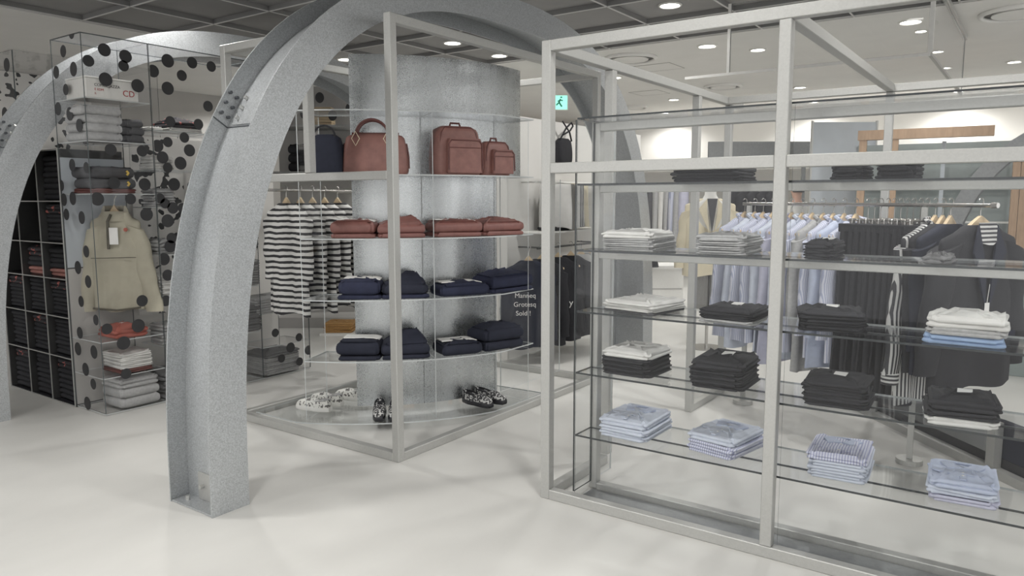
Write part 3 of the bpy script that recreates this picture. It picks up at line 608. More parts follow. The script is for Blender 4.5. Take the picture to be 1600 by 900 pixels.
# ---------- bags on the shelf ----------
def bagbody(bm,w,d,h,top,r=.05,bulge=.02,n=14,tw=None):
    R=[]; tw=tw or top
    for k in range(n+1):
        u=k/n; s=1-(1-top)*u**2.0; sw=1-(1-tw)*u**1.7
        e=1.0
        if u<.08: e=1-.06*(1-u/.08)
        if u>.88: e=1-.30*((u-.88)/.12)**2.4
        R.append(ringv(bm,rrect((w*sw+bulge*math.sin(PI*u))*e,(d*s+bulge*math.sin(PI*u))*e,r*e,h*u,6)))
    loft(bm,R)
def faceloc(xl,xr,z,d,R=1.53):
    a=circ(xl,R);b_=circ(xr,R); X=b_-a; rz=math.atan2(X.y,X.x); w=X.length; Y=Vector((-math.sin(rz),math.cos(rz)))
    c=(a+b_)/2+Y*(d/2); return (c.x,c.y,z+.0015),rz,w
ZB=1.66
loc,rz,w=faceloc(541,642,ZB,.20,1.50)
t=thing('boston_bag','wide brown leather boston bag with arched handle behind the front post','bag',loc,rz)
bm=NB(); bagbody(bm,w,.19,.262,.55,.03,.006,18,tw=.86); obj('body',bm,'leather',t,True)
for s in (-1,1):
    P=[(.10*math.cos(PI*k/14)-.02,s*.05,.255+.095*math.sin(PI*k/14)) for k in range(15)]
    bm=NB(); tube(bm,P,.0075,8); h_=obj('handle',bm,'leatherdk',t,True)
    for q in (-1,1):
        bm=NB(); c=Vector((q*.10-.02,s*.088,.225)); P=[c+Vector((0,0,.045)),c+Vector((.025,0,0)),c+Vector((0,0,-.045)),c+Vector((-.025,0,0))]
        tube(bm,P,.003,6,closed=True); obj('stitched_patch',bm,'cream',h_)
bm=NB(); tube(bm,[(-w*.36,0,.264),(w*.36,0,.264)],.007,6); obj('zip',bm,'leatherdk',t)
for s in (-1,1):
    bm=NB(); tube(bm,[(s*w*.50,0,.04),(s*w*.495,0,.12),(s*w*.465,0,.20)],.011,6); obj('side_seam',bm,'leatherdk',t,True)
loc,rz,w=faceloc(684,756,ZB,.15)
def backpack(label,loc,rz,w,d,h,seed):
    t=thing('backpack',label,'bag',loc,rz)
    bm=NB(); bagbody(bm,w,d,h,.82,.045,.014,16,tw=.86); obj('body',bm,'leather',t,True)
    bm=NB(); R=[]
    for k in range(9):
        u=k/8; e=1-.10*max(0,(u-.75)/.25)**2; R.append(ringv(bm,rrect(w*.74*e,.05,.02,.012+h*.70*u,4,w*.09,-d/2-.012)))
    loft(bm,R); pk=obj('front_pocket',bm,'leather',t,True)
    bm=NB(); y=-d/2-.039; P=[(w*.09-w*.36,y,.03),(w*.09-w*.36,y,h*.62),(w*.09-w*.30,y,h*.70),(w*.09+w*.28,y,h*.70),(w*.09+w*.345,y,h*.62),(w*.09+w*.36,y,.03)]
    tube(bm,P,.0045,6); obj('piping',bm,'leatherdk',pk,True)
    bm=NB(); tube(bm,[(w*.09-w*.35,y,h*.55),(w*.09+w*.35,y,h*.55)],.003,6); obj('zip',bm,'leatherdk',pk)
    bm=NB(); tube(bm,[(-w*.12,0,h-.006),(-w*.09,0,h+.022),(w*.09,0,h+.022),(w*.12,0,h-.006)],.007,6); obj('carry_loop',bm,'leatherdk',t,True)
    bm=NB()
    P=[(-w*.40,-d*.42,.03),(-w*.42,-d*.46,h*.5),(-w*.36,-d*.44,h*.86),(-w*.28,-d*.36,h*.97),(w*.28,-d*.36,h*.97),(w*.36,-d*.44,h*.86),(w*.42,-d*.46,h*.5),(w*.40,-d*.42,.03)]
    tube(bm,P,.005,6); obj('edge_piping',bm,'leatherdk',t,True)
    return t
backpack('taller brown leather backpack with front pocket on upper vitrine shelf',loc,rz,w,.15,.315,1)
loc,rz,w=faceloc(759,802,ZB,.13)
backpack('small brown leather backpack at right of the taller one',loc,rz,w,.12,.228,2)
loc,rz,w=faceloc(489,538,ZB,.13,1.53)
t=thing('tote_bag','black tote bag at left of the brown boston bag on upper shelf','bag',loc,rz)
bm=NB(); bagbody(bm,w,.11,.25,.9,.03,.01,12,tw=.80); obj('body',bm,'inky',t,True)
bm=NB(); tube(bm,[(.07*math.cos(PI*k/10),-.04,.235+.07*math.sin(PI*k/10)) for k in range(11)],.006,6); obj('handle',bm,'black',t,True)
# ---------- slip on shoes ----------
def shoe(label,loc,rz,group,up,sole,lining,name='slip_on_shoe'):
    key=('shoe',up)
    if key in PROTO: return dup(PROTO[key],loc,rz,label,group)
    t=thing(name,label,'shoe',loc,rz,group); Lh=.27; N=22
    def wid(u): return .050*(math.sin(PI*min(1,max(0,.06+u*.90)))**.42)*(1-.16*math.exp(-((u-.42)/.18)**2))
    def outl(u): return -Lh/2+Lh*u
    bm=NB(); R=[]
    # toe at -X; sole slab
    P=[]
    for k in range(N+1): P.append((outl(k/N),wid(k/N)))
    poly=[(x,-w_) for x,w_ in P]+[(x,w_) for x,w_ in P[::-1]]
    R=[ringv(bm,[(x*.98,y*.94,0) for x,y in poly]),ringv(bm,[(x,y,.006) for x,y in poly]),ringv(bm,[(x,y,.026) for x,y in poly]),ringv(bm,[(x*.985,y*.95,.031) for x,y in poly])]
    loft(bm,R); obj('sole',bm,sole,t,True)
    bm=NB(); R=[]
    for k in range(N+1):
        u=k/N; w_=wid(u)*.93+.001; x=outl(u)*.965
        h=.030+.030*min(1,u/.40)**.8+(.012*max(0,(u-.72)/.28))
        if u<.06: h*=.75+.25*u/.06
        dip=max(0,min(1,(u-.42)/.10))*max(0,min(1,(.985-u)/.05))
        row=[]
        for j in range(13):
            a=PI*j/12; y=w_*math.cos(a); z=.026+h*math.sin(a)**.55
            if dip and 3<=j<=9: z-=dip*(.030*math.sin(PI*(j-2.5)/7))
            row.append((x,y,z))
        row+= [(x,-w_*.9,.024),(x,w_*.9,.024)]
        R.append(ringv(bm,row))
    loft(bm,R); obj('upper',bm,up,t,True)
    bm=NB(); R=[]
    for s,z in ((1,.072),(.80,.060)):
        R.append(ringv(bm,[(Lh*.205+.075*s*math.cos(a),.030*s*math.sin(a),z+.010*math.cos(a)) for a in [2*PI*q/20 for q in range(20)]]))
    loft(bm,R,False); bm.faces.new(R[1]); tube(bm,[(Lh*.205+.078*math.cos(a),.032*math.sin(a),.073+.012*math.cos(a)) for a in [2*PI*q/20 for q in range(20)]],.004,6,closed=True); obj('opening',bm,lining,t,True)
    PROTO[key]=t; return t
zs=.0612
def shoeat(x,y,toe_deg,label,group,up,sole,lin_):
    p=at(x,y,2,zs); shoe(label,(p.x,p.y,zs),math.radians(toe_deg)+PI,group,up,sole,lin_)
gw='white patterned slip on shoes'; gk='black and white patterned slip on shoes'
def camdir(deg): return math.degrees(YAW)+deg   # azimuth of a floor direction, degrees left of straight ahead
shoeat(593,650,camdir(180+8),'black soled slip on shoe just left of the front post, leftmost of its pair',gk,'leoblack','blackglossy','black')
shoeat(617,650,camdir(180+6),'black soled slip on shoe half hidden by the front post',gk,'leoblack','blackglossy','black')
shoeat(746,632,camdir(180+48),'black soled patterned slip on shoe, left one under navy piles',gk,'leoblack','blackglossy','black')
shoeat(766,627,camdir(180+52),'black soled patterned slip on shoe, right one under navy piles',gk,'leoblack','blackglossy','black')
shoeat(491,640,camdir(68),'white patterned slip on shoe on base plate, nearest of white pairs',gw,'leowhite','white','greycloth')
shoeat(511,631,camdir(64),'white patterned slip on shoe just behind the nearest white one',gw,'leowhite','white','greycloth')
shoeat(551,624,camdir(72),'white patterned slip on shoe partly hidden by the metal drum',gw,'leowhite','white','greycloth')
# ================= clothes rack behind the glass case =================
RA=Vector((5.39,1.73)); RB=Vector((4.49,.22)); RZ=1.466
def onrail(x,A=RA,B=RB):
    d=ray(x,320); d=Vector((d.x,d.y)); n=Vector((-d.y,d.x)); t=-(A.dot(n))/((B-A).dot(n)); return A.lerp(B,t),t
rdir=(RB-RA).normalized(); glat=Vector((-rdir.y,rdir.x))   # lateral of garments
if glat.dot(Vector((RT.x,RT.y)))<0: glat=-glat
grz=math.atan2(glat.y,glat.x)
rk=thing('clothes_rack','chrome clothes rack with blue shirts and black trousers behind the glass case','clothes rack',(RA.x,RA.y,0))
def rrel(o): return rel(o,rk)
bm=NB(); e0=RA-rdir*.04; e1=RB+rdir*.02; tube(bm,[(e0.x,e0.y,RZ),(e1.x,e1.y,RZ)],.011,10); rrel(obj('rail',bm,'chrome',smooth=True))
bm=NB(); e2=e1+rdir*.03; tube(bm,[(e1.x,e1.y,RZ),(e2.x,e2.y,RZ)],[.016,.014],10); rrel(obj('end_cap',bm,'chrome'))
for tt in (.012,.80):
    p=RA.lerp(RB,tt); bm=NB(); box(bm,p.x-.015,p.x+.015,p.y-.015,p.y+.015,.03,RZ-.012); q=rrel(obj('upright',bm,'steel'))
    bm=NB(); disc(bm,(p.x,p.y),.07,.001,.029,20); rrel(obj('foot',bm,'steel'))
def hangpos(x): p,t=onrail(x); return (p.x,p.y,RZ+.0125)
gH='wooden hangers on the chrome rack'; gS='blue striped shirts hanging on the chrome rack'
ordn=['first','second','third','fourth','fifth','sixth','seventh','eighth','ninth','tenth','eleventh','twelfth','thirteenth','fourteenth']
xs=[1164,1180,1193,1208,1222,1238,1254,1270,1287,1303,1320,1338]
mats=['pinx','skyblue','pinx','pinx','skyblue','lavender','skyblue','pinx','greycloth','pinx','skyblue2','pinx']
for i,x in enumerate(xs):
    L=hangpos(x); jit=RND.uniform(-.06,.06)
    hanger(f'pale wooden hanger on chrome rack, {ordn[i]} from left',L,grz+jit,gH)
    mt=mats[i]; what={'pinx':'blue pinstriped long sleeved shirt','skyblue':'plain light blue long sleeved shirt','lavender':'lavender long sleeved shirt','greycloth':'grey long sleeved shirt','skyblue2':'mid blue long sleeved shirt'}[mt]
    garment('hanging_shirt',f'{what} hanging on chrome rack, {ordn[i]} from left','shirt',(L[0],L[1],L[2]-HZ),grz+jit,gS,mt,hw=.215,L=.86+.05*(i%3),slL=.60,dp=.022,seed=i*1.3,key=('hshirt',mt,i%2),fold=.020,splay=.03,r0=.075)
# trousers and skirts on clip hangers
tx=[1357,1367,1377,1388,1398,1408,1418,1428,1439,1449]
for i,x in enumerate(tx):
    L=hangpos(x); jit=RND.uniform(-.05,.05)
    cliphanger(f'chrome clip hanger on the rack, {ordn[i]} from left',L,grz+jit,'chrome clip hangers on the rack')
    key=('trouser',i%2)
    lab=f'black hanging {"trousers" if i%2==0 else "skirt"} on chrome clips, {ordn[i]} clip hanger from left'
    loc=(L[0],L[1],L[2]-.125)
    if key in PROTO: dup(PROTO[key],loc,grz+jit,lab,'black trousers and skirts on clips')
    else:
        t=thing('hanging_'+('trousers' if i%2==0 else 'skirt'),lab,'trousers' if i%2==0 else 'skirt',loc,grz+jit,'black trousers and skirts on clips')
        bm=NB(); cloth(bm,.20,1.0 if i%2==0 else .95,.022,1.15,i*2.1,neck=.195,fold=.016); obj('body',bm,'black',t,True)
        bm=NB(); box(bm,-.198,.198,-.033,.033,-.045,.004,bev=.004); obj('waistband',bm,'black',t)
        PROTO[key]=t
for i,(x,mt,nm) in enumerate([(1462,'bwvert','black and white striped long sleeved shirt with striped cuffs'),(1474,'black','black jacket between striped shirt and large blazer'),(1486,'inky','dark navy jacket just behind the large black blazer')]):
    L=hangpos(x)
    hanger(f'wooden hanger {["carrying the striped shirt","between striped shirt and blazer","just behind the blazer hanger"][i]} on chrome rack',L,grz,gH)
    garment('hanging_shirt' if i==0 else 'hanging_jacket',nm,'shirt' if i==0 else 'jacket',(L[0],L[1],L[2]-HZ),grz,'tops at right end of the chrome rack',mt,hw=.24,L=.98 if i==0 else .80,slL=.70 if i==0 else .56,dp=.03,seed=i+3,splay=.05 if i==0 else -.02,r0=.08,r1=.052,extra='cuff' if i==0 else None,fold=.014,collar=i==0)
# the blazer at the front end
L=hangpos(1533); hanger('broad wooden hanger carrying the large black blazer',L,grz,gH,w=.225,lump=.62)
bl=garment('blazer','large black blazer on wooden hanger at right end of chrome rack','blazer',(L[0],L[1],L[2]-HZ),grz,None,'black',hw=.285,L=.84,slL=.64,dp=.05,flare=1.10,seed=2,collar=False,fold=.006,splay=.08,r0=.105,r1=.07,neck=.10)
bm=NB()
for s in (-1,1):
    P=[Vector((s*.072,-.040,.0)),Vector((s*.125,-.058,-.14)),Vector((s*.105,-.058,-.175)),Vector((s*.012,-.062,-.43)),Vector((s*.030,-.058,-.20))]
    loft(bm,[ringv(bm,P),ringv(bm,[p+Vector((0,-.010,0)) for p in P])])
obj('lapel',bm,'inky',bl)
bm=NB(); P=[Vector((-.065,-.040,.012)),Vector((.065,-.040,.012)),Vector((.085,-.052,-.07)),Vector((.02,-.058,-.105)),Vector((-.085,-.052,-.085))]
loft(bm,[ringv(bm,P),ringv(bm,[p+Vector((0,-.004,0)) for p in P])]); obj('striped_lining',bm,'bwhor',bl)
for zz in (-.46,-.58):
    bm=NB(); tube(bm,[(.012,-.062,zz),(.012,-.078,zz)],.011,10); obj('button',bm,'dkgrey',bl)
bm=NB(); tube(bm,[(.02,-.062,-.30),(-.012,-.075,-.395)],.0015,5); g_=obj('tag_string',bm,'white',bl)
bm=NB(); box(bm,-.032,.004,-.078,-.0765,-.465,-.392); obj('price_tag',bm,'paper',bl)
for s in (-1,1):
    bm=NB(); box(bm,s*.15-.075,s*.15+.075,-.082,-.06,-.60,-.55,bev=.004); obj('pocket_flap',bm,'inky',bl)
# dark plinth with steel edge on the floor right of the rack
P0=at(1380,663,2,0); P1=at(1590,765,2,0); d=(P1-P0); d.z=0; d.normalize(); nn=Vector((d.y,-d.x,0))
if nn.dot(RT)<0: nn=-nn
pl=thing('display_plinth','low dark display plinth edged with steel rail on the floor at right','plinth',(P0.x,P0.y,0))
def prel(o): return rel(o,pl)
A0=P0-d*.9; A1=P1+d*.35
def along(a,b,off0,off1): return [(a+nn*off0)[:2],(b+nn*off0)[:2],(b+nn*off1)[:2],(a+nn*off1)[:2]]
bm=NB(); prism(bm,along(A0,A1,0,.05),0,.05); prel(obj('edge_rail',bm,'steel'))
bm=NB(); prism(bm,along(A0+d*.02,A1-d*.02,.055,.62),.002,.10); prel(obj('plinth_body',bm,'blackglossy'))
q=at(1556,728,2,.05); s_=(q-A0).dot(d); q=A0+d*s_
bm=NB(); prism(bm,along(q-d*.03,q+d*.03,.002,.048),.051,.30); prel(obj('short_post',bm,'steel'))
bm=NB(); prism(bm,along(q-d*.03,q+d*.42,.056,.10),.101,.30); prel(obj('side_panel',bm,'inky'))
# ================= striped tees on a rail behind the vitrine =================
ty=4.86; a=at(420,297,1,ty); tz=a.z; ax=a.x-.35; bxx=at(556,297,1,ty).x+.10
tr=thing('wall_rail','thin steel garment rail holding the striped tees in front of dotted gondola','rail',(ax,ty,tz))
bm=NB(); tube(bm,[(0,0,0),(bxx-ax,0,0)],.010,8); obj('rail',bm,'chrome',tr,True)
for xx in (.03,bxx-ax-.03):
    bm=NB(); tube(bm,[(xx,.0,-.012),(xx,.33,-.012)],.009,8); obj('bracket',bm,'chrome',tr,True)
for i,x in enumerate([447,469,488,507,527]):
    p=at(x,300,1,ty); rz=-PI/2+math.radians(8)+RND.uniform(-.05,.05)
    hanger(f'wooden hanger carrying the {ordn[i]} black and white striped tee from left',(p.x,ty,tz+.0115),rz,'wooden hangers of the striped tees',w=.20)
    garment('striped_tee',f'black and white striped long tee hanging {ordn[i]} from left behind the vitrine','tee shirt',(p.x,ty,tz+.0115-HZ),rz,'striped tees behind the vitrine','tee',hw=.215,L=.88-.03*(i%2),slL=.50,dp=.030,seed=i*2.2,collar=False,fold=.022,splay=.0,r0=.085,r1=.06,key=('tee',i%2) )
# ================= dotted acrylic gondola =================
GY=5.235; GX=2.5; GX1=4.30; GB_=5.66; GH=2.60
go=thing('acrylic_tower','tall clear acrylic display tower printed with black dots','display tower',(GX,GY,0))
def grel(o): return rel(o,go)
def dots(name,ax,val,lst,x0,x1,z0,z1,other0,other1,rr=.043):
    bm=NB()
    if ax==1: box(bm,x0,x1,val,val+.006,z0,z1,0,1,1)
    else: box(bm,val,val+.006,x0,x1,z0,z1,0,1,0)
    for px,py in lst:
        p=at(px,py,ax,val); r=rr*(.86+.28*((px*7+py*3)%10)/10); n=22; A=[];B=[]
        u=p.x if ax==1 else p.y
        if not(x0+r*.2<u<x1-r*.2): continue
        for k in range(n):
            a=2*PI*k/n; uu=min(max(u+r*math.cos(a),x0+.001),x1-.001); zz=min(p.z+r*math.sin(a),z1-.001)
            if ax==1: A.append((uu,val-.0006,zz)); B.append((uu,val-.0016,zz))
            else: A.append((val-.0006,uu,zz)); B.append((val-.0016,uu,zz))
        loft(bm,[ringv(bm,A),ringv(bm,B)],True,2)
    return grel(obj(name,bm,('acrylic','edge','dot')))
F1=[(138,95),(163,78),(165,124),(193,103),(215,134),(173,234),(222,236),(178,286),(226,288),(152,311),(204,311),(229,335),(167,514),(216,509),(193,536),(197,584),(196,88),(150,545),(222,470)]
F2=[(239,111),(284,118),(262,138),(262,95),(325,166),(266,190),(310,194),(288,215),(272,288),(250,310),(243,577),(241,529),(300,98),(262,262),(318,240),(262,345),(256,405),(252,455),(300,290),(330,104),(246,365),(268,372),(244,425),(262,430),(248,478),(266,385),(243,505),(258,318),(242,268),(282,255),(296,235),(246,228),(262,222),(254,246),(308,268),(250,392),(270,325),(259,470),(285,325),(310,305)]
F3=[(454,543),(468,565),(467,527),(482,547),(406,544),(402,504),(420,481),(440,560),(398,575),(430,520)]
Lf=[(112,52),(131,47),(99,80),(88,113),(115,108),(103,140),(91,170),(109,178),(124,196),(135,393),(122,418),(138,440),(127,471),(147,550),(134,577),(137,630),(114,310),(100,312),(128,340),(135,262),(104,335),(113,258),(96,290),(146,600),(125,520),(150,500),(122,545)]
dots('dotted_front_panel',1,GY,F1,GX+.006,2.955,.02,GH,0,0); dots('dotted_front_panel',1,GY,F2,2.963,3.80,.02,GH,0,0); dots('dotted_front_panel',1,GY,F3,3.808,GX1,.02,.56,0,0,.042)
dots('dotted_side_panel',0,GX,Lf,GY,GB_,.02,GH,0,0)
grel(pane('end_panel',GX1-.006,GX1,GY+.007,GB_,.02,.56,0,mats=('acrylic','edge')))
for x,z1 in ((2.956,GH),(3.40,2.0),(3.801,2.0)): grel(pane('divider',x,x+.006,GY+.007,GB_-.001,.02,z1,0,mats=('acrylic','edge')))
grel(pane('top_panel',GX+.007,3.80,GY+.007,GB_-.001,GH-.006,GH,2,mats=('acrylic','edge')))
# patterned second skin behind the right bay, pale back panels
grel(bx('back_panel',2.965,4.295,GB_,GB_+.01,.02,1.98,'wall')); grel(bx('back_panel',GX+.01,2.955,GB_,GB_+.01,1.02,1.80,'bluegrey')); grel(bx('back_panel',GX+.01,2.955,GB_,GB_+.01,.02,1.01,'walldim'))
bm=NB(); box(bm,2.97,3.39,GB_-.071,GB_-.065,.62,1.98)
grel(obj('printed_panel',bm,'patch'))
def gsh(x0,x1,z): return grel(pane('acrylic_shelf',x0,x1,GY+.008,GB_-.08 if x0>2.9 else GB_-.002,z-.006,z,2,mats=('acrylic','edgelite')))
s1=[.012,.265,.52,1.545,1.90,2.185]
s2=[.012,.42,.80,1.10,1.45,1.72,2.0]
for z in s1: gsh(GX+.008,2.954,z)
for z in s2: gsh(2.964,3.399,z); gsh(3.408,3.799,z)
for z in (.012,.27,.555): gsh(3.809,GX1-.007,z)
def gp(xl,xr,z,items,desc,d=.27,off=.03,grp='folded clothes in the dotted tower'):
    a=at(xl,300,1,GY+off); b_=at(xr,300,1,GY+off); pile((a.x,GY+off,z),(b_.x,GY+off,z),d,items,desc,grp,jit=.002)
# cardboard box with printed label on top shelf
z=2.1862; x0=at(135,150,1,GY+.02).x; x1=at(216,150,1,GY+.02).x
bxo=thing('card_box','white printed cardboard box on the highest shelf of the dotted tower','box',(x0,GY+.02,z))
rel(bx('carton',x0,x1,GY+.02,GY+.30,z,z+.128,'white',bev=.003),bxo)
rel(bx('lid',x0-.002,x1+.002,GY+.018,GY+.302,z+.129,z+.140,'paper',bev=.002),bxo)
text('print','COMGL,JAZZA',.026,'ink',(.055,-.0015,.078),(PI/2,0,0),bxo)
text('print','E EDM',.022,'redink',(.055,-.0015,.050),(PI/2,0,0),bxo); text('print','E.',.018,'redink',(.055,-.0015,.024),(PI/2,0,0),bxo)
text('mark','CD',.058,'redink',(x1-x0-.11,-.0015,.030),(PI/2,0,0),bxo)
gp(138,199,1.9015,[S('greycloth',.056,'roll','light grey folded sweatshirt','sweatshirt',.1)]*4,'left pile, upper shelf of dotted tower')
gp(204,233,1.9015,[S('dkgrey',.052,'roll','dark grey folded sweatshirt','sweatshirt',.1)]*3,'right pile, upper shelf of dotted tower',.25)
gp(143,214,1.5465,[S('leatherdk',.030,'tee','dark wine red folded tee','tee'),S('dkgrey',.070,'knit','charcoal folded sweater, yellow emblem','sweater'),S('dkgrey',.075,'knit','charcoal folded sweater, yellow emblem','sweater',.1)],'above the khaki anorak in dotted tower')
gp(168,232,.0135,[S('greycloth',.070,'roll','grey folded sweatshirt','sweatshirt')]*2+[S('greycloth',.060,'tee2','grey folded neckband sweatshirt','sweatshirt',.4)],'on the bottom shelf of dotted tower')
gp(172,224,.2665,[S('leatherdk',.03,'tee','brick red folded tee','tee')]+[S('whitecloth',.026,'tee','white folded tee','tee')]*4,'on second lowest shelf of dotted tower')
gp(166,220,.5215,[S('red',.06,'tag','brick red crumpled folded sweatshirt','sweatshirt',.6)],'below the khaki anorak in dotted tower')
# right bays
gp(240,300,.0135,[S('midgrey',.065,'tee','grey folded fleece','sweatshirt')]*3,'bottom of second bay of dotted tower')
gp(240,262,2.0015,[S('whitecloth',.02,'tee','small white folded scarf','scarf')],'topmost in second bay of dotted tower',.2)
gp(272,322,2.0015,[S('whitecloth',.03,'tee','white folded cloth','cloth'),S('fleck',.045,'tee','dark flecked folded scarf','scarf',.7)],'on top shelf right of dotted tower',.25)
for k,(xl,xr,z,mt,h,n,nm) in enumerate([(242,275,1.7215,'whitecloth',.045,2,'white folded knit cardigan'),(242,275,1.4515,'greycloth',.04,3,'pale grey folded knit'),(242,275,1.1015,'greycloth',.05,2,'mid grey folded knit'),(242,275,.8015,'whitecloth',.035,4,'white folded knit'),(242,275,.4215,'greycloth',.05,3,'grey folded hoodie')]):
    gp(xl,xr,z,[S(mt,h,'tee',nm,'sweater',.15)]*n,f'{["second","third","fourth","fifth","sixth"][k]} row down in second bay',.20)
for k,(z,mt,h,n,nm) in enumerate([(1.7215,'dkgrey',.05,3,'charcoal folded hoodie'),(1.4515,'midgrey',.045,4,'ash grey folded hoodie'),(1.1015,'dkgrey',.05,4,'slate grey folded hoodie'),(.8015,'greycloth',.04,5,'stone grey folded hoodie'),(.4215,'midgrey',.05,4,'steel grey folded hoodie')]):
    gp(352,402,z,[S(mt,h,'tee',nm,'sweater',.15)]*n,f'{["top","second","third","fourth","fifth"][k]} row of third bay',.24)
gp(404,460,.0135,[S('greycloth',.036,'tee','grey rumpled folded jersey','jersey')]*4+[S('midgrey',.036,'tee','dark grey rumpled jersey','jersey',.5)],'on bottom shelf behind striped tees',.3)
gp(392,470,.5565,[S('greycloth',.04,'tee','grey folded jersey','jersey')]*3,'just under the striped tees hem',.28)
# khaki anorak hung inside the corner
ac=Vector((2.775,5.475)); adir=Vector((.60,-.80)).normalized(); arz=math.atan2(adir.y,adir.x); az=1.42
an=garment('anorak','khaki pullover anorak on hanger inside the dotted acrylic tower','anorak',(ac.x,ac.y,az),arz,None,'khaki',hw=.178,L=.72,slL=.62,dp=.045,flare=1.02,seed=4,collar=False,fold=.008,splay=.085,r0=.075,r1=.062)
bm=NB()
for rr,zz in (): pass
R=[ringv(bm,[(rx*math.cos(a),ry*math.sin(a)+.0,z_-(0.03 if math.sin(a)<0 else -.01)) for a in [2*PI*k/24 for k in range(24)]]) for rx,ry,z_ in ((.105,.052,-.04),(.092,.056,.005),(.080,.055,.030),(.068,.045,.028),(.066,.045,.0))]
loft(bm,R,False); obj('hood_collar',bm,'khaki',an,True)
bm=NB(); P=[(.0,-.060,-.02),(-.025,-.062,-.07),(-.03,-.062,-.27)]; tube(bm,P,.010,6); obj('zip_placket',bm,'khakidk',an)
bm=NB(); tube(bm,[(-.16,-.062,-.335),(.16,-.062,-.33)],.003,6); obj('chest_seam',bm,'khakidk',an)
bm=NB(); box(bm,-.012,.050,-.078,-.0765,-.235,-.115); obj('price_tag',bm,'paper',an)
bm=NB(); tube(bm,[(.10,-.060,-.13),(.10,-.068,-.13)],.014,10); obj('chest_logo',bm,'red',an)
bm=NB(); tube(bm,[(-.17,-.056,-.70),(0,-.066,-.715),(.17,-.056,-.695)],.008,6); obj('hem_cord',bm,'khakidk',an)
hanger('wooden hanger inside the khaki anorak',(ac.x,ac.y,az+HZ),arz,None,w=.16)
# ================= dark compartment shelf =================
DY0,DY1=5.665,6.74; DZ=1.86
dk=thing('cubby_shelf','black glossy cubby shelf full of dark folded tops beside the dotted tower','shelf unit',(2.5,DY0,0))
def drel(o): return rel(o,dk)
drel(bx('back_panel',2.93,2.95,DY0,DY1,.0,DZ,'dkgrey'))
rows=[.012,.36,.66,.94,1.20,1.50,DZ]; cols=[DY0,6.015,6.37,DY1]
for y in cols: drel(bx('divider',2.5,2.928,y-.004,y+.004,0,DZ,'darkmetal')); 
for z in rows: drel(bx('shelf_board',2.502,2.928,DY0+.005,DY1-.005,z-.010,z,'blackglossy')); 
for z in rows: drel(bx('edge_strip',2.494,2.4995,DY0,DY1,z-.010,z-.003,'steel'))
for y in cols: drel(bx('edge_strip',2.4935,2.4992,y-.003,y+.003,0,DZ,'steel'))
kk=0
for ci in range(3):
    for ri in range(6):
        if (ci==1 and ri>3) or (ci==2 and ri>2): continue
        ya=cols[ci]+.010; yb=cols[ci+1]-.010; z=rows[ri]+.001; H=rows[ri+1]-rows[ri]-.02
        n=4 if ri not in(3,) else 3; h=H*.93/n
        it=[S('black',h,'tee','black folded tee','tee')]*(n-1)+[S('fleck' if (ci+ri)%2==0 else 'black',h*.92,'tee','dark folded tee with pink flecks' if (ci+ri)%2==0 else 'plain black folded tee','tee',.15)]
        if ri==3: it=[S('pink',h*.8,'tee','pink and black folded tee','tee')]+it[1:]
        A=(2.535,yb,z);B=(2.535,ya,z)
        pile(A,B,.27,it,f'{["nearest","middle","far"][ci]} column, {["lowest","second lowest","third","fourth","fifth","top"][ri]} cubby row','dark folded tops in the cubby shelf',jit=.001)
# dotted acrylic cases further left
dc=thing('acrylic_case','dotted acrylic case seen above the left arch shoulder','display case',(2.5,6.2,0))
bm=NB(); box(bm,2.5,3.6,6.25,6.256,1.9,2.60,0,1,1)
box(bm,2.494,2.5,6.257,7.6,1.9,2.60,0,1,0)
for py,pz in ((6.35,2.5),(6.55,2.35),(6.45,2.15),(6.75,2.5),(6.85,2.2),(7.05,2.4),(7.1,2.1),(7.3,2.5),(6.62,2.02)):
    A=[(2.4935,py+.05*math.cos(a),pz+.05*math.sin(a)) for a in [2*PI*k/22 for k in range(22)]]
    loft(bm,[ringv(bm,A),ringv(bm,[(q[0]-.001,q[1],q[2]) for q in A])],True,2)
rel(obj('dotted_panel',bm,('acrylic','edge','dot')),dc)
rel(bx('case_base',2.52,3.58,6.76,7.58,0,1.88,'walldim'),dc)
rel(bx('case_lid',2.5,3.6,6.257,7.6,2.60,2.612,'acrylic'),dc)
rel(bx('inner_sheet',2.56,3.5,7.2,7.21,1.9,2.58,'patch'),dc)
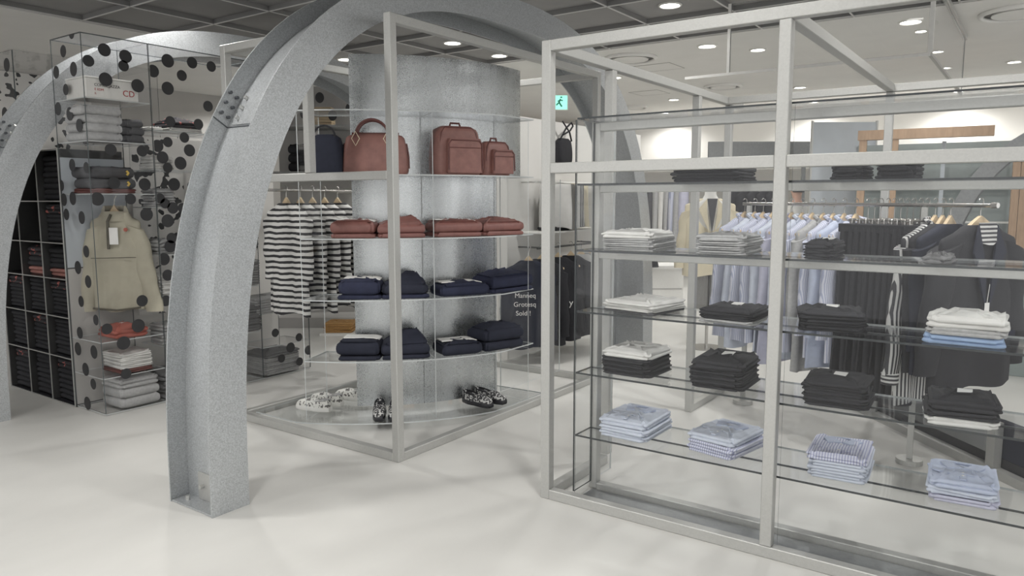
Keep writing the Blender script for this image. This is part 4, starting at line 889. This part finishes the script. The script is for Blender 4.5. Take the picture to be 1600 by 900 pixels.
# ================= white partition with coats behind the arch leg =================
WY=4.02
bx('wall_partition',5.62,8.4,WY,WY+.12,0,2.27,'wall',kind='structure')
bx('wall_upper',9.4,14.5,9.3,9.42,2.35,ZC,'pinkwall',kind='structure')
pr=thing('wall_rail','dark steel coat rail low on the white partition right of the drum','rail',(5.70,3.74,1.055))
bm=NB(); tube(bm,[(0,0,0),(1.25,0,0)],.010,8); obj('rail',bm,'darkmetal',pr,True)
for xx in (.1,1.2):
    bm=NB(); tube(bm,[(xx,0,0),(xx,WY-3.742,0)],.008,8); obj('bracket',bm,'darkmetal',pr,True)
for i,(x,mt,nm,hm) in enumerate([(826,'inky','dark printed coat hanging leftmost on partition rail, seen through the vitrine','wood'),(846,'black','black coat hanging just behind the corner post of glass case','wood'),(872,'black','black coat with white button marks hanging right of the corner post','wood'),(892,'black','last black coat before the white ones on partition rail','wood'),(908,'whitecloth','white jacket hanging right of the black coats','wood'),(926,'greycloth','pale grey jacket hanging furthest right on partition rail','wood')]):
    p=at(x,385,1,3.74); rz=-PI/2+math.radians(38)
    hanger(f'wooden hanger of the {["dark printed","hidden black","marked black","last black","white","pale grey"][i]} coat on partition rail',(p.x,3.74,1.055+.0115),rz,'wooden hangers on the partition rail',hm)
    g=garment('hanging_coat',nm,'coat',(p.x,3.74,1.0665-HZ),rz,'coats on the partition rail',mt,hw=.21,L=.80 if i<4 else .62,slL=.62 if i<4 else .5,dp=.03,seed=i,collar=False,fold=.01,splay=.01,r0=.08,r1=.06)
    if i==0:
        text('print','Manneq',.060,'paper',(-.13,-.062,-.33),(PI/2,0,0),g); text('print','Grotesq',.060,'paper',(-.14,-.064,-.41),(PI/2,0,0),g); text('print','Sold !',.060,'paper',(-.12,-.066,-.49),(PI/2,0,0),g)
    if i==2: text('mark','y',.09,'paper',(.10,-.075,-.46),(PI/2,0,0),g)
# upper hanging rail with pale garments, shelf with folded black item, bag
ur=thing('wall_rail','upper white rail on the partition with pale garments','rail',(5.75,3.80,1.66))
bm=NB(); tube(bm,[(0,0,0),(1.9,0,0)],.010,8); obj('rail',bm,'white',ur,True)
for xx in (.1,1.8):
    bm=NB(); tube(bm,[(xx,0,0),(xx,WY-3.802,0)],.008,8); obj('bracket',bm,'white',ur,True)
for i,(x,mt) in enumerate([(868,'whitecloth'),(874,'slate'),(881,'whitecloth'),(888,'bwvert'),(895,'cream'),(906,'whitecloth'),(918,'white'),(928,'cream')]):
    p=at(x,310,1,3.80); rz=-PI/2+math.radians(30)
    garment('sleeveless_top',f'pale top on upper partition rail, {ordn[i]} from left, {["white","grey striped","white","black and white striped","cream","white","bright white","cream"][i]}','top',(p.x,3.80,1.645),rz,'pale tops on the upper partition rail',mt,hw=.15,L=.42,slL=0,dp=.025,seed=i,collar=False,fold=.012,neck=.145)
sh=tag(bx('wall_shelf',5.75,7.6,3.72,WY-.001,1.185,1.20,'white'),'thin white wall shelf on partition between the two rails','shelf')
a=at(866,355,1,3.76); 
pile((a.x,3.76,1.2015),(a.x+.30,3.76,1.2015),.2,[S('black',.03,'tag','black folded shirt with white collar','shirt',.4)],'lying on white partition shelf','folded shirt on the partition shelf')
p=at(882,229,1,WY-.06)
bg=thing('shoulder_bag','black drawstring bag with crossed straps hung high on white partition','bag',(p.x,WY-.046,p.z-.16))
bm=NB(); bagbody(bm,.24,.09,.24,.8,.03,.01,10,tw=.85); obj('body',bm,'black',bg,True)
bm=NB(); tube(bm,[(-.10,-.03,.23),(-.02,-.045,.34),(.08,-.045,.40),(.12,-.04,.37),(.05,-.05,.32),(-.08,-.05,.27)],.009,6); tube(bm,[(.11,-.03,.22),(.03,-.055,.30),(-.09,-.045,.40)],.009,6); obj('strap',bm,'black',bg,True)
sg=thing('exit_sign','green and white lit emergency exit sign partly hidden by the arch','sign',(0,0,0))
p=atd(869,160,10.0); sg.location=p
rz=math.radians(-50); sg.rotation_euler=(0,0,rz)
bx('housing',-.16,.16,.002,.05,-.10,.10,'white',sg); bx('lit_face',-.15,.15,-.004,.001,-.09,.09,'exit',sg)
k_=.62; bm=NB(); box(bm,-.09,-.03,-.007,-.0045,-.07,.07)
for P,r_ in (([(.06,.07),(.03,.0),(.09,-.09)],.018),([(.03,0),(-.03,-.06)],.016),([(.11,.04),(.05,.045),(0,.02)],.013),([(.075,.095),(.078,.12)],.022)): tube(bm,[(x*k_+.02,-.006,z_*k_) for x,z_ in P],r_*k_,6)
M('exitgreen',(40,140,116),.5); obj('running_figure',bm,'exitgreen',sg)
# ================= far back of the shop =================
# pale trousers on a far rail, white counter, mannequin torso
FD=8.3
def fat(x,y,dep): return atd(x,y,dep/ray(x,y).dot(_F) if False else dep)
def flr(x,dep):
    p=atd(x,312,dep); return Vector((p.x,p.y,0))
lat=math.atan2(_R.y,_R.x)
A=flr(1003,9.2);B=flr(1075,9.2)
hr=thing('clothes_rack','far steel rack with pale trousers behind the arch leg','clothes rack',(A.x,A.y,0),lat)
W=(B-A).length
bm=NB(); tube(bm,[(-.05,0,1.66),(W+.05,0,1.66)],.012,8); obj('rail',bm,'chrome',hr,True)
for xx in (-.04,W+.04):
    bm=NB(); tube(bm,[(xx,0,0),(xx,0,1.66)],.012,8); obj('upright',bm,'chrome',hr,True)
for i,(x,mt) in enumerate([(1009,'black'),(1018,'dkgrey'),(1027,'greycloth'),(1036,'whitecloth'),(1044,'greycloth'),(1052,'pinx'),(1060,'greycloth'),(1068,'lavender')]):
    p=flr(x,9.2)
    garment('hanging_trousers',f'{["black","dark grey","grey","white","light grey","striped","pale grey","lavender"][i]} trousers hanging {ordn[i]} from left on far rack','trousers',(p.x,p.y,1.648),lat+.9,'trousers on the far rack',mt,hw=.10,L=.80,slL=0,dp=.03,seed=i,collar=False,fold=.012,neck=.095)
A=flr(1008,9.6); ct=thing('display_counter','white low display counter behind the arch leg','counter',(A.x,A.y,0),lat)
bx('counter_body',0,.52,.0,.5,.06,.60,'white',ct); bx('counter_top',-.02,.54,-.02,.52,.601,.64,'paper',ct); bx('plinth',.03,.49,.03,.47,0,.059,'walldim',ct); bx('drawer_line',.02,.50,-.004,-.001,.33,.345,'walldim',ct)
p=flr(1020,9.5); t=thing('cap','black cap lying on the white counter','cap',(p.x,p.y,.6415),lat)
bm=NB(); R=[]
for k in range(7):
    a=PI/2*k/6.2; R.append(ringv(bm,[(.09*math.cos(a)*math.cos(q),.09*math.cos(a)*math.sin(q),.13*math.sin(a)) for q in [2*PI*j/20 for j in range(20)]]))
loft(bm,R); obj('crown',bm,'black',t,True)
bm=NB(); prism(bm,[(.05*math.cos(q)*1.6,-.07-.08*max(0,math.sin(q))) for q in [PI*j/10 for j in range(11)]],.0,.008); obj('brim',bm,'black',t)
# dressed torso form
p=flr(1110,7.4); mn=thing('mannequin','headless white mannequin wearing cream jacket and grey pinstriped trousers','mannequin',(p.x,p.y,0),lat-.1)
bm=NB(); tube(bm,[(0,0,.012),(0,0,.98)],.016,8); obj('stand_pole',bm,'chrome',mn,True)
bm=NB(); disc(bm,(0,0),.17,0,.012,28); obj('stand_base',bm,'chrome',mn)
bm=NB(); R=[ringv(bm,rrect(w_,d_,min(w_,d_)*.49,z_,5)) for w_,d_,z_ in ((.28,.17,.98),(.30,.18,1.1),(.27,.17,1.22),(.32,.19,1.36),(.34,.16,1.44),(.16,.12,1.50),(.115,.11,1.54),(.11,.105,1.60),(.06,.06,1.615))]
loft(bm,R); obj('torso_form',bm,'white',mn,True)
jk=NB(); cloth(jk,.245,.76,.13,1.02,1,neck=.10,slope=.06,fold=.010)
jo=obj('jacket',jk,'cream',mn,True); jo.location=(0,0,1.505)
for s in (-1,1):
    bm=NB(); sleeve(bm,s,.245,.58,.085,.06,.05,s); so=obj('sleeve',bm,'cream',jo,True)
    bm=NB(); P=[Vector((s*.05,-.125,0.0)),Vector((s*.13,-.128,-.10)),Vector((s*.02,-.142,-.34)),Vector((s*.05,-.136,-.12))]; loft(bm,[ringv(bm,P),ringv(bm,[q+Vector((0,-.010,0)) for q in P])]); obj('lapel',bm,'cream',jo)
bm=NB(); P=[Vector((-.05,-.125,0)),Vector((.05,-.125,0)),Vector((.0,-.142,-.34))]; loft(bm,[ringv(bm,P),ringv(bm,[q+Vector((0,-.004,0)) for q in P])]); obj('shirt_front',bm,'dkgrey',jo)
for s in (-1,1):
    bm=NB(); R=[ringv(bm,rrect(w_,d_,.06,z_,5,s*.095,0)) for w_,d_,z_ in ((.185,.20,.80),(.19,.19,.65),(.185,.18,.40))]; loft(bm,R); obj('trouser_leg',bm,'slate',mn,True)
# black tops right of the mannequin
A=flr(1150,7.9); B=flr(1215,7.9); W=(B-A).length
hr=thing('clothes_rack','far rack with black tops right of the mannequin','clothes rack',(A.x,A.y,0),lat)
bm=NB(); tube(bm,[(-.05,0,1.62),(W+.05,0,1.62)],.012,8); obj('rail',bm,'chrome',hr,True)
for xx in (-.04,W+.04):
    bm=NB(); tube(bm,[(xx,0,0),(xx,0,1.62)],.012,8); obj('upright',bm,'chrome',hr,True)
for i,x in enumerate([1152,1166,1182,1197,1212]):
    p=flr(x,7.9); garment('sleeveless_top',f'black sleeveless top hanging {ordn[i]} from left on rack right of the mannequin','top',(p.x,p.y,1.608),lat+.5,'black tops on the far rack','black',hw=.15,L=.60,slL=0,dp=.03,seed=i,collar=False,fold=.012,neck=.06)
# light wood wall unit with glass, blue uprights
def lw(x,dep): return flr(x,dep)
A=flr(1338,9.6); B=flr(1640,8.6); d=(B-A).normalized(); wz=math.atan2(d.y,d.x); W=(B-A).length
wu=thing('wall_unit','light wood framed display unit with glass panes at far right','display unit',(A.x,A.y,0),wz)
def zat(x,y,dep): return atd(x,y,dep).z
for xx in (.0,.36,1.74): bx('wood_post',xx,xx+.085,0,.10,0,2.24,'orangewood',wu)
bx('wood_post',1.66,1.735,0,.10,0,2.14,'orangewood',wu)
bx('wood_beam',-.02,1.45,-.01,.11,2.241,2.36,'orangewood',wu)
for xx in (.16,.80): bx('blue_upright',xx+.12,xx+.165,.12,.17,0,2.2,'navy2' if 0 else 'bluegrey',wu)
for x0,x1 in ((.09,.355),(.45,1.655),(1.83,2.5)): pane('glass_pane',x0,x1,.045,.053,.05,2.2,1,wu)
bx('back_board',-.05,2.6,.42,.44,0,2.2,'sage',wu)
for z in (.7,1.2,1.7): bx('unit_shelf',0,2.55,.20,.40,z,z+.02,'white',wu)
bx('side_panel',2.51,2.56,0,.41,0,2.2,'sage',wu)
p=flr(1600,6.2); tag(bx('panel_board',p.x-.02,p.x+.02,p.y-.5,p.y+.25,0,.95,'sage',bev=.004),'grey green standing board low at right edge','board')
A=flr(1105,11.3); B=flr(1262,11.3); fz=atd(1180,222,11.3).z; f2=atd(1180,250,11.3).z
fa=thing('metal_fascia','grey galvanised fascia band above the far black tops','panel',(A.x,A.y,0),lat)
bx('fascia_board',0,(B-A).length,0,.05,f2,fz,'steeldull',fa)
for xx in (.05,(B-A).length-.1): bx('fascia_post',xx,xx+.05,.0,.05,0,f2-.001,'steeldull',fa)
A=flr(1264,10.0); B=flr(1366,10.0)
gp_=thing('frosted_screen','pale blue grey frosted screen left of the light wood unit','screen',(A.x,A.y,0),lat)
bx('screen_panel',.02,(B-A).length-.02,.01,.03,.05,atd(1300,192,10).z,'bluegrey',gp_)
for xx in (0,(B-A).length-.02): bx('screen_post',xx,xx+.0195,0,.04,0,atd(1300,190,10).z,'steel',gp_)
# ---- what shows between the arch and the drum ----
A=flr(472,8.6); ac2=thing('acrylic_case','far dotted acrylic display case seen between arch and drum','display case',(A.x,A.y,0),lat)
zt=atd(500,128,8.6).z; zm=atd(500,196,8.6).z; zl=atd(500,268,8.6).z
bm=NB(); box(bm,-.4,.66,0,.006,zm,zt,0,1,1)
for px_,pz_ in ((-.25,.25),(-.05,.38),(.06,.12),(.24,.30),(.38,.10),(.50,.36),(.58,.18)):
    q_=[(px_+.05*math.cos(a),-.001,zm+pz_+.06*math.sin(a)) for a in [2*PI*k/20 for k in range(20)]]; loft(bm,[ringv(bm,q_),ringv(bm,[(x,y-.001,z) for x,y,z in q_])],True,2)
obj('dotted_panel',bm,('acrylic','edge','dot'),ac2)
bx('case_board',-.4,.66,.0,.5,zm-.02,zm-.001,'greycloth',ac2); bx('case_board',-.4,.66,.0,.5,zl-.02,zl,'greycloth',ac2); bx('case_back',-.4,.66,.5,.52,0,zt,'walldim',ac2)
for xx in (-.4,.65): bx('case_upright',xx,xx+.02,0,.02,.0,zm-.021,'steel',ac2)
bx('case_plinth',-.38,.64,.03,.49,.0,.12,'walldim',ac2)
p=flr(491,8.62); d_=math.cos(lat),math.sin(lat)
wb=thing('slatted_box','small pale wooden slatted box on far acrylic case','box',(p.x-d_[1]*.06,p.y+d_[0]*.06,zm),lat)
for k in range(6): bx('slat',0,.21,.0,.2,.001+k*.032,.029+k*.032,'wood',wb)
bx('lid',0,.21,0,.2,.194,.205,'wood',wb)
for k,(x0_,w_) in enumerate(((452,.30),(497,.34))):
    p=flr(x0_,8.72); q=Vector((p.x+d_[0]*w_,p.y+d_[1]*w_,zl+.001)); n_=3
    pile((p.x,p.y,zl+.001),q,.3,[S('black',.10,'roll','thick black folded coat','coat',.15)]*n_,f'{["left","right"][k]} pile in far acrylic case','black coats in the far acrylic case',jit=.002)
A=flr(492,8.1); tb=thing('low_table','low white display table behind the vitrine with mustard knits','table',(A.x,A.y,0),lat)
zt2=atd(512,526,8.1).z
bx('table_top',0,.48,0,.5,zt2-.03,zt2,'white',tb)
for xx in (.01,.44):
    for yy in (.01,.46): bx('leg',xx,xx+.03,yy,yy+.03,0,zt2-.0305,'steel',tb)
q=Vector((A.x+d_[0]*.04-d_[1]*.04,A.y+d_[1]*.04+d_[0]*.04,zt2+.0005)); pile(q,q+Vector((d_[0]*.32,d_[1]*.32,0)),.3,[S('mustard',.034,'tee','mustard yellow folded knit','sweater')]*3,'on low white table behind vitrine','mustard knits on the low table',jit=.003)
# ================= person far behind the shirts =================
p=flr(1246,10.4)
pe=thing('person','person with dark hair in white shirt standing far behind the hanging shirts','person',(p.x,p.y,0),math.atan2(_F.y,_F.x)+.5)
def skin(name,verts,edges,rad,mat,parent,root=0):
    me=bpy.data.meshes.new(name); me.from_pydata(verts,edges,[]); o=link(bpy.data.objects.new(name,me)); o.parent=parent
    md=o.modifiers.new('skin','SKIN'); md.use_smooth_shade=True
    for i,r in enumerate(rad): me.skin_vertices[0].data[i].radius=(r,r) if not isinstance(r,tuple) else r
    me.skin_vertices[0].data[root].use_root=True
    s=o.modifiers.new('sub','SUBSURF'); s.levels=1; s.render_levels=2; me.materials.append(MATS[mat]); return o
V=[(0,0,.95),(0,0,1.15),(0,0,1.36),(0,0,1.46),(.01,0,1.54),(.02,0,1.60),(.02,0,1.67),
   (0,.17,1.40),(0,.23,1.16),(.05,.25,.94),(.09,.25,.85),(0,-.17,1.40),(0,-.23,1.16),(.05,-.25,.94),(.09,-.25,.85),
   (0,.09,.88),(.01,.10,.50),(-.01,.10,.09),(.12,.10,.04),(0,-.09,.88),(.01,-.10,.50),(-.01,-.10,.09),(.12,-.10,.04)]
E_=[(0,1),(1,2),(2,3),(3,4),(4,5),(5,6),(2,7),(7,8),(8,9),(9,10),(2,11),(11,12),(12,13),(13,14),(0,15),(15,16),(16,17),(17,18),(0,19),(19,20),(20,21),(21,22)]
Rd=[(.14,.11),(.13,.10),(.15,.11),.06,.058,.085,.075,.055,.045,.035,.030,.055,.045,.035,.030,.085,.06,.045,.032,.085,.06,.045,.032]
bo=skin('body',V,E_,Rd,'skin',pe)
V2=[(0,0,.90),(0,0,1.15),(0,0,1.37),(0,0,1.45),(0,.175,1.41),(0,.235,1.16),(.045,.25,.98),(0,-.175,1.41),(0,-.235,1.16),(.045,-.25,.98)]
skin('shirt',V2,[(0,1),(1,2),(2,3),(2,4),(4,5),(5,6),(2,7),(7,8),(8,9)],[(.17,.135),(.155,.125),(.165,.125),.075,.072,.062,.052,.072,.062,.052],'white',pe)
V3=[(0,0,.95),(0,.09,.86),(.01,.10,.50),(-.01,.10,.12),(0,-.09,.86),(.01,-.10,.50),(-.01,-.10,.12)]
skin('trousers',V3,[(0,1),(1,2),(2,3),(0,4),(4,5),(5,6)],[(.155,.12),.10,.08,.07,.10,.08,.07],'dkgrey',pe)
bm=NB(); R=[]
for k in range(9):
    a=-.55+ (PI/2+.5)*k/8; R.append(ringv(bm,[(.005+.102*math.cos(a)*math.cos(q)*1.05,.092*math.cos(a)*math.sin(q),1.655+.112*math.sin(a)+(.07 if math.cos(q)>.3 and k<3 else 0)) for q in [2*PI*j/22 for j in range(22)]]))
loft(bm,R); obj('hair',bm,'hair',pe,True)
for q in pe.children: q.location.z-=.006
# ================= light =================
w=bpy.data.worlds.new('world'); sc.world=w; w.use_nodes=True
bgn=w.node_tree.nodes['Background']; bgn.inputs['Color'].default_value=(1,.995,.985,1); bgn.inputs['Strength'].default_value=1.6
sc.view_settings.view_transform='Standard'; sc.view_settings.look='None'; sc.view_settings.gamma=1; sc.view_settings.use_curve_mapping=False
sc.view_settings.exposure=EXPO
sc.cycles.transparent_max_bounces=40; sc.cycles.max_bounces=10; sc.cycles.diffuse_bounces=4; sc.cycles.glossy_bounces=4; sc.cycles.sample_clamp_indirect=4; sc.cycles.use_denoising=True; sc.cycles.caustics_reflective=False; sc.cycles.caustics_refractive=False
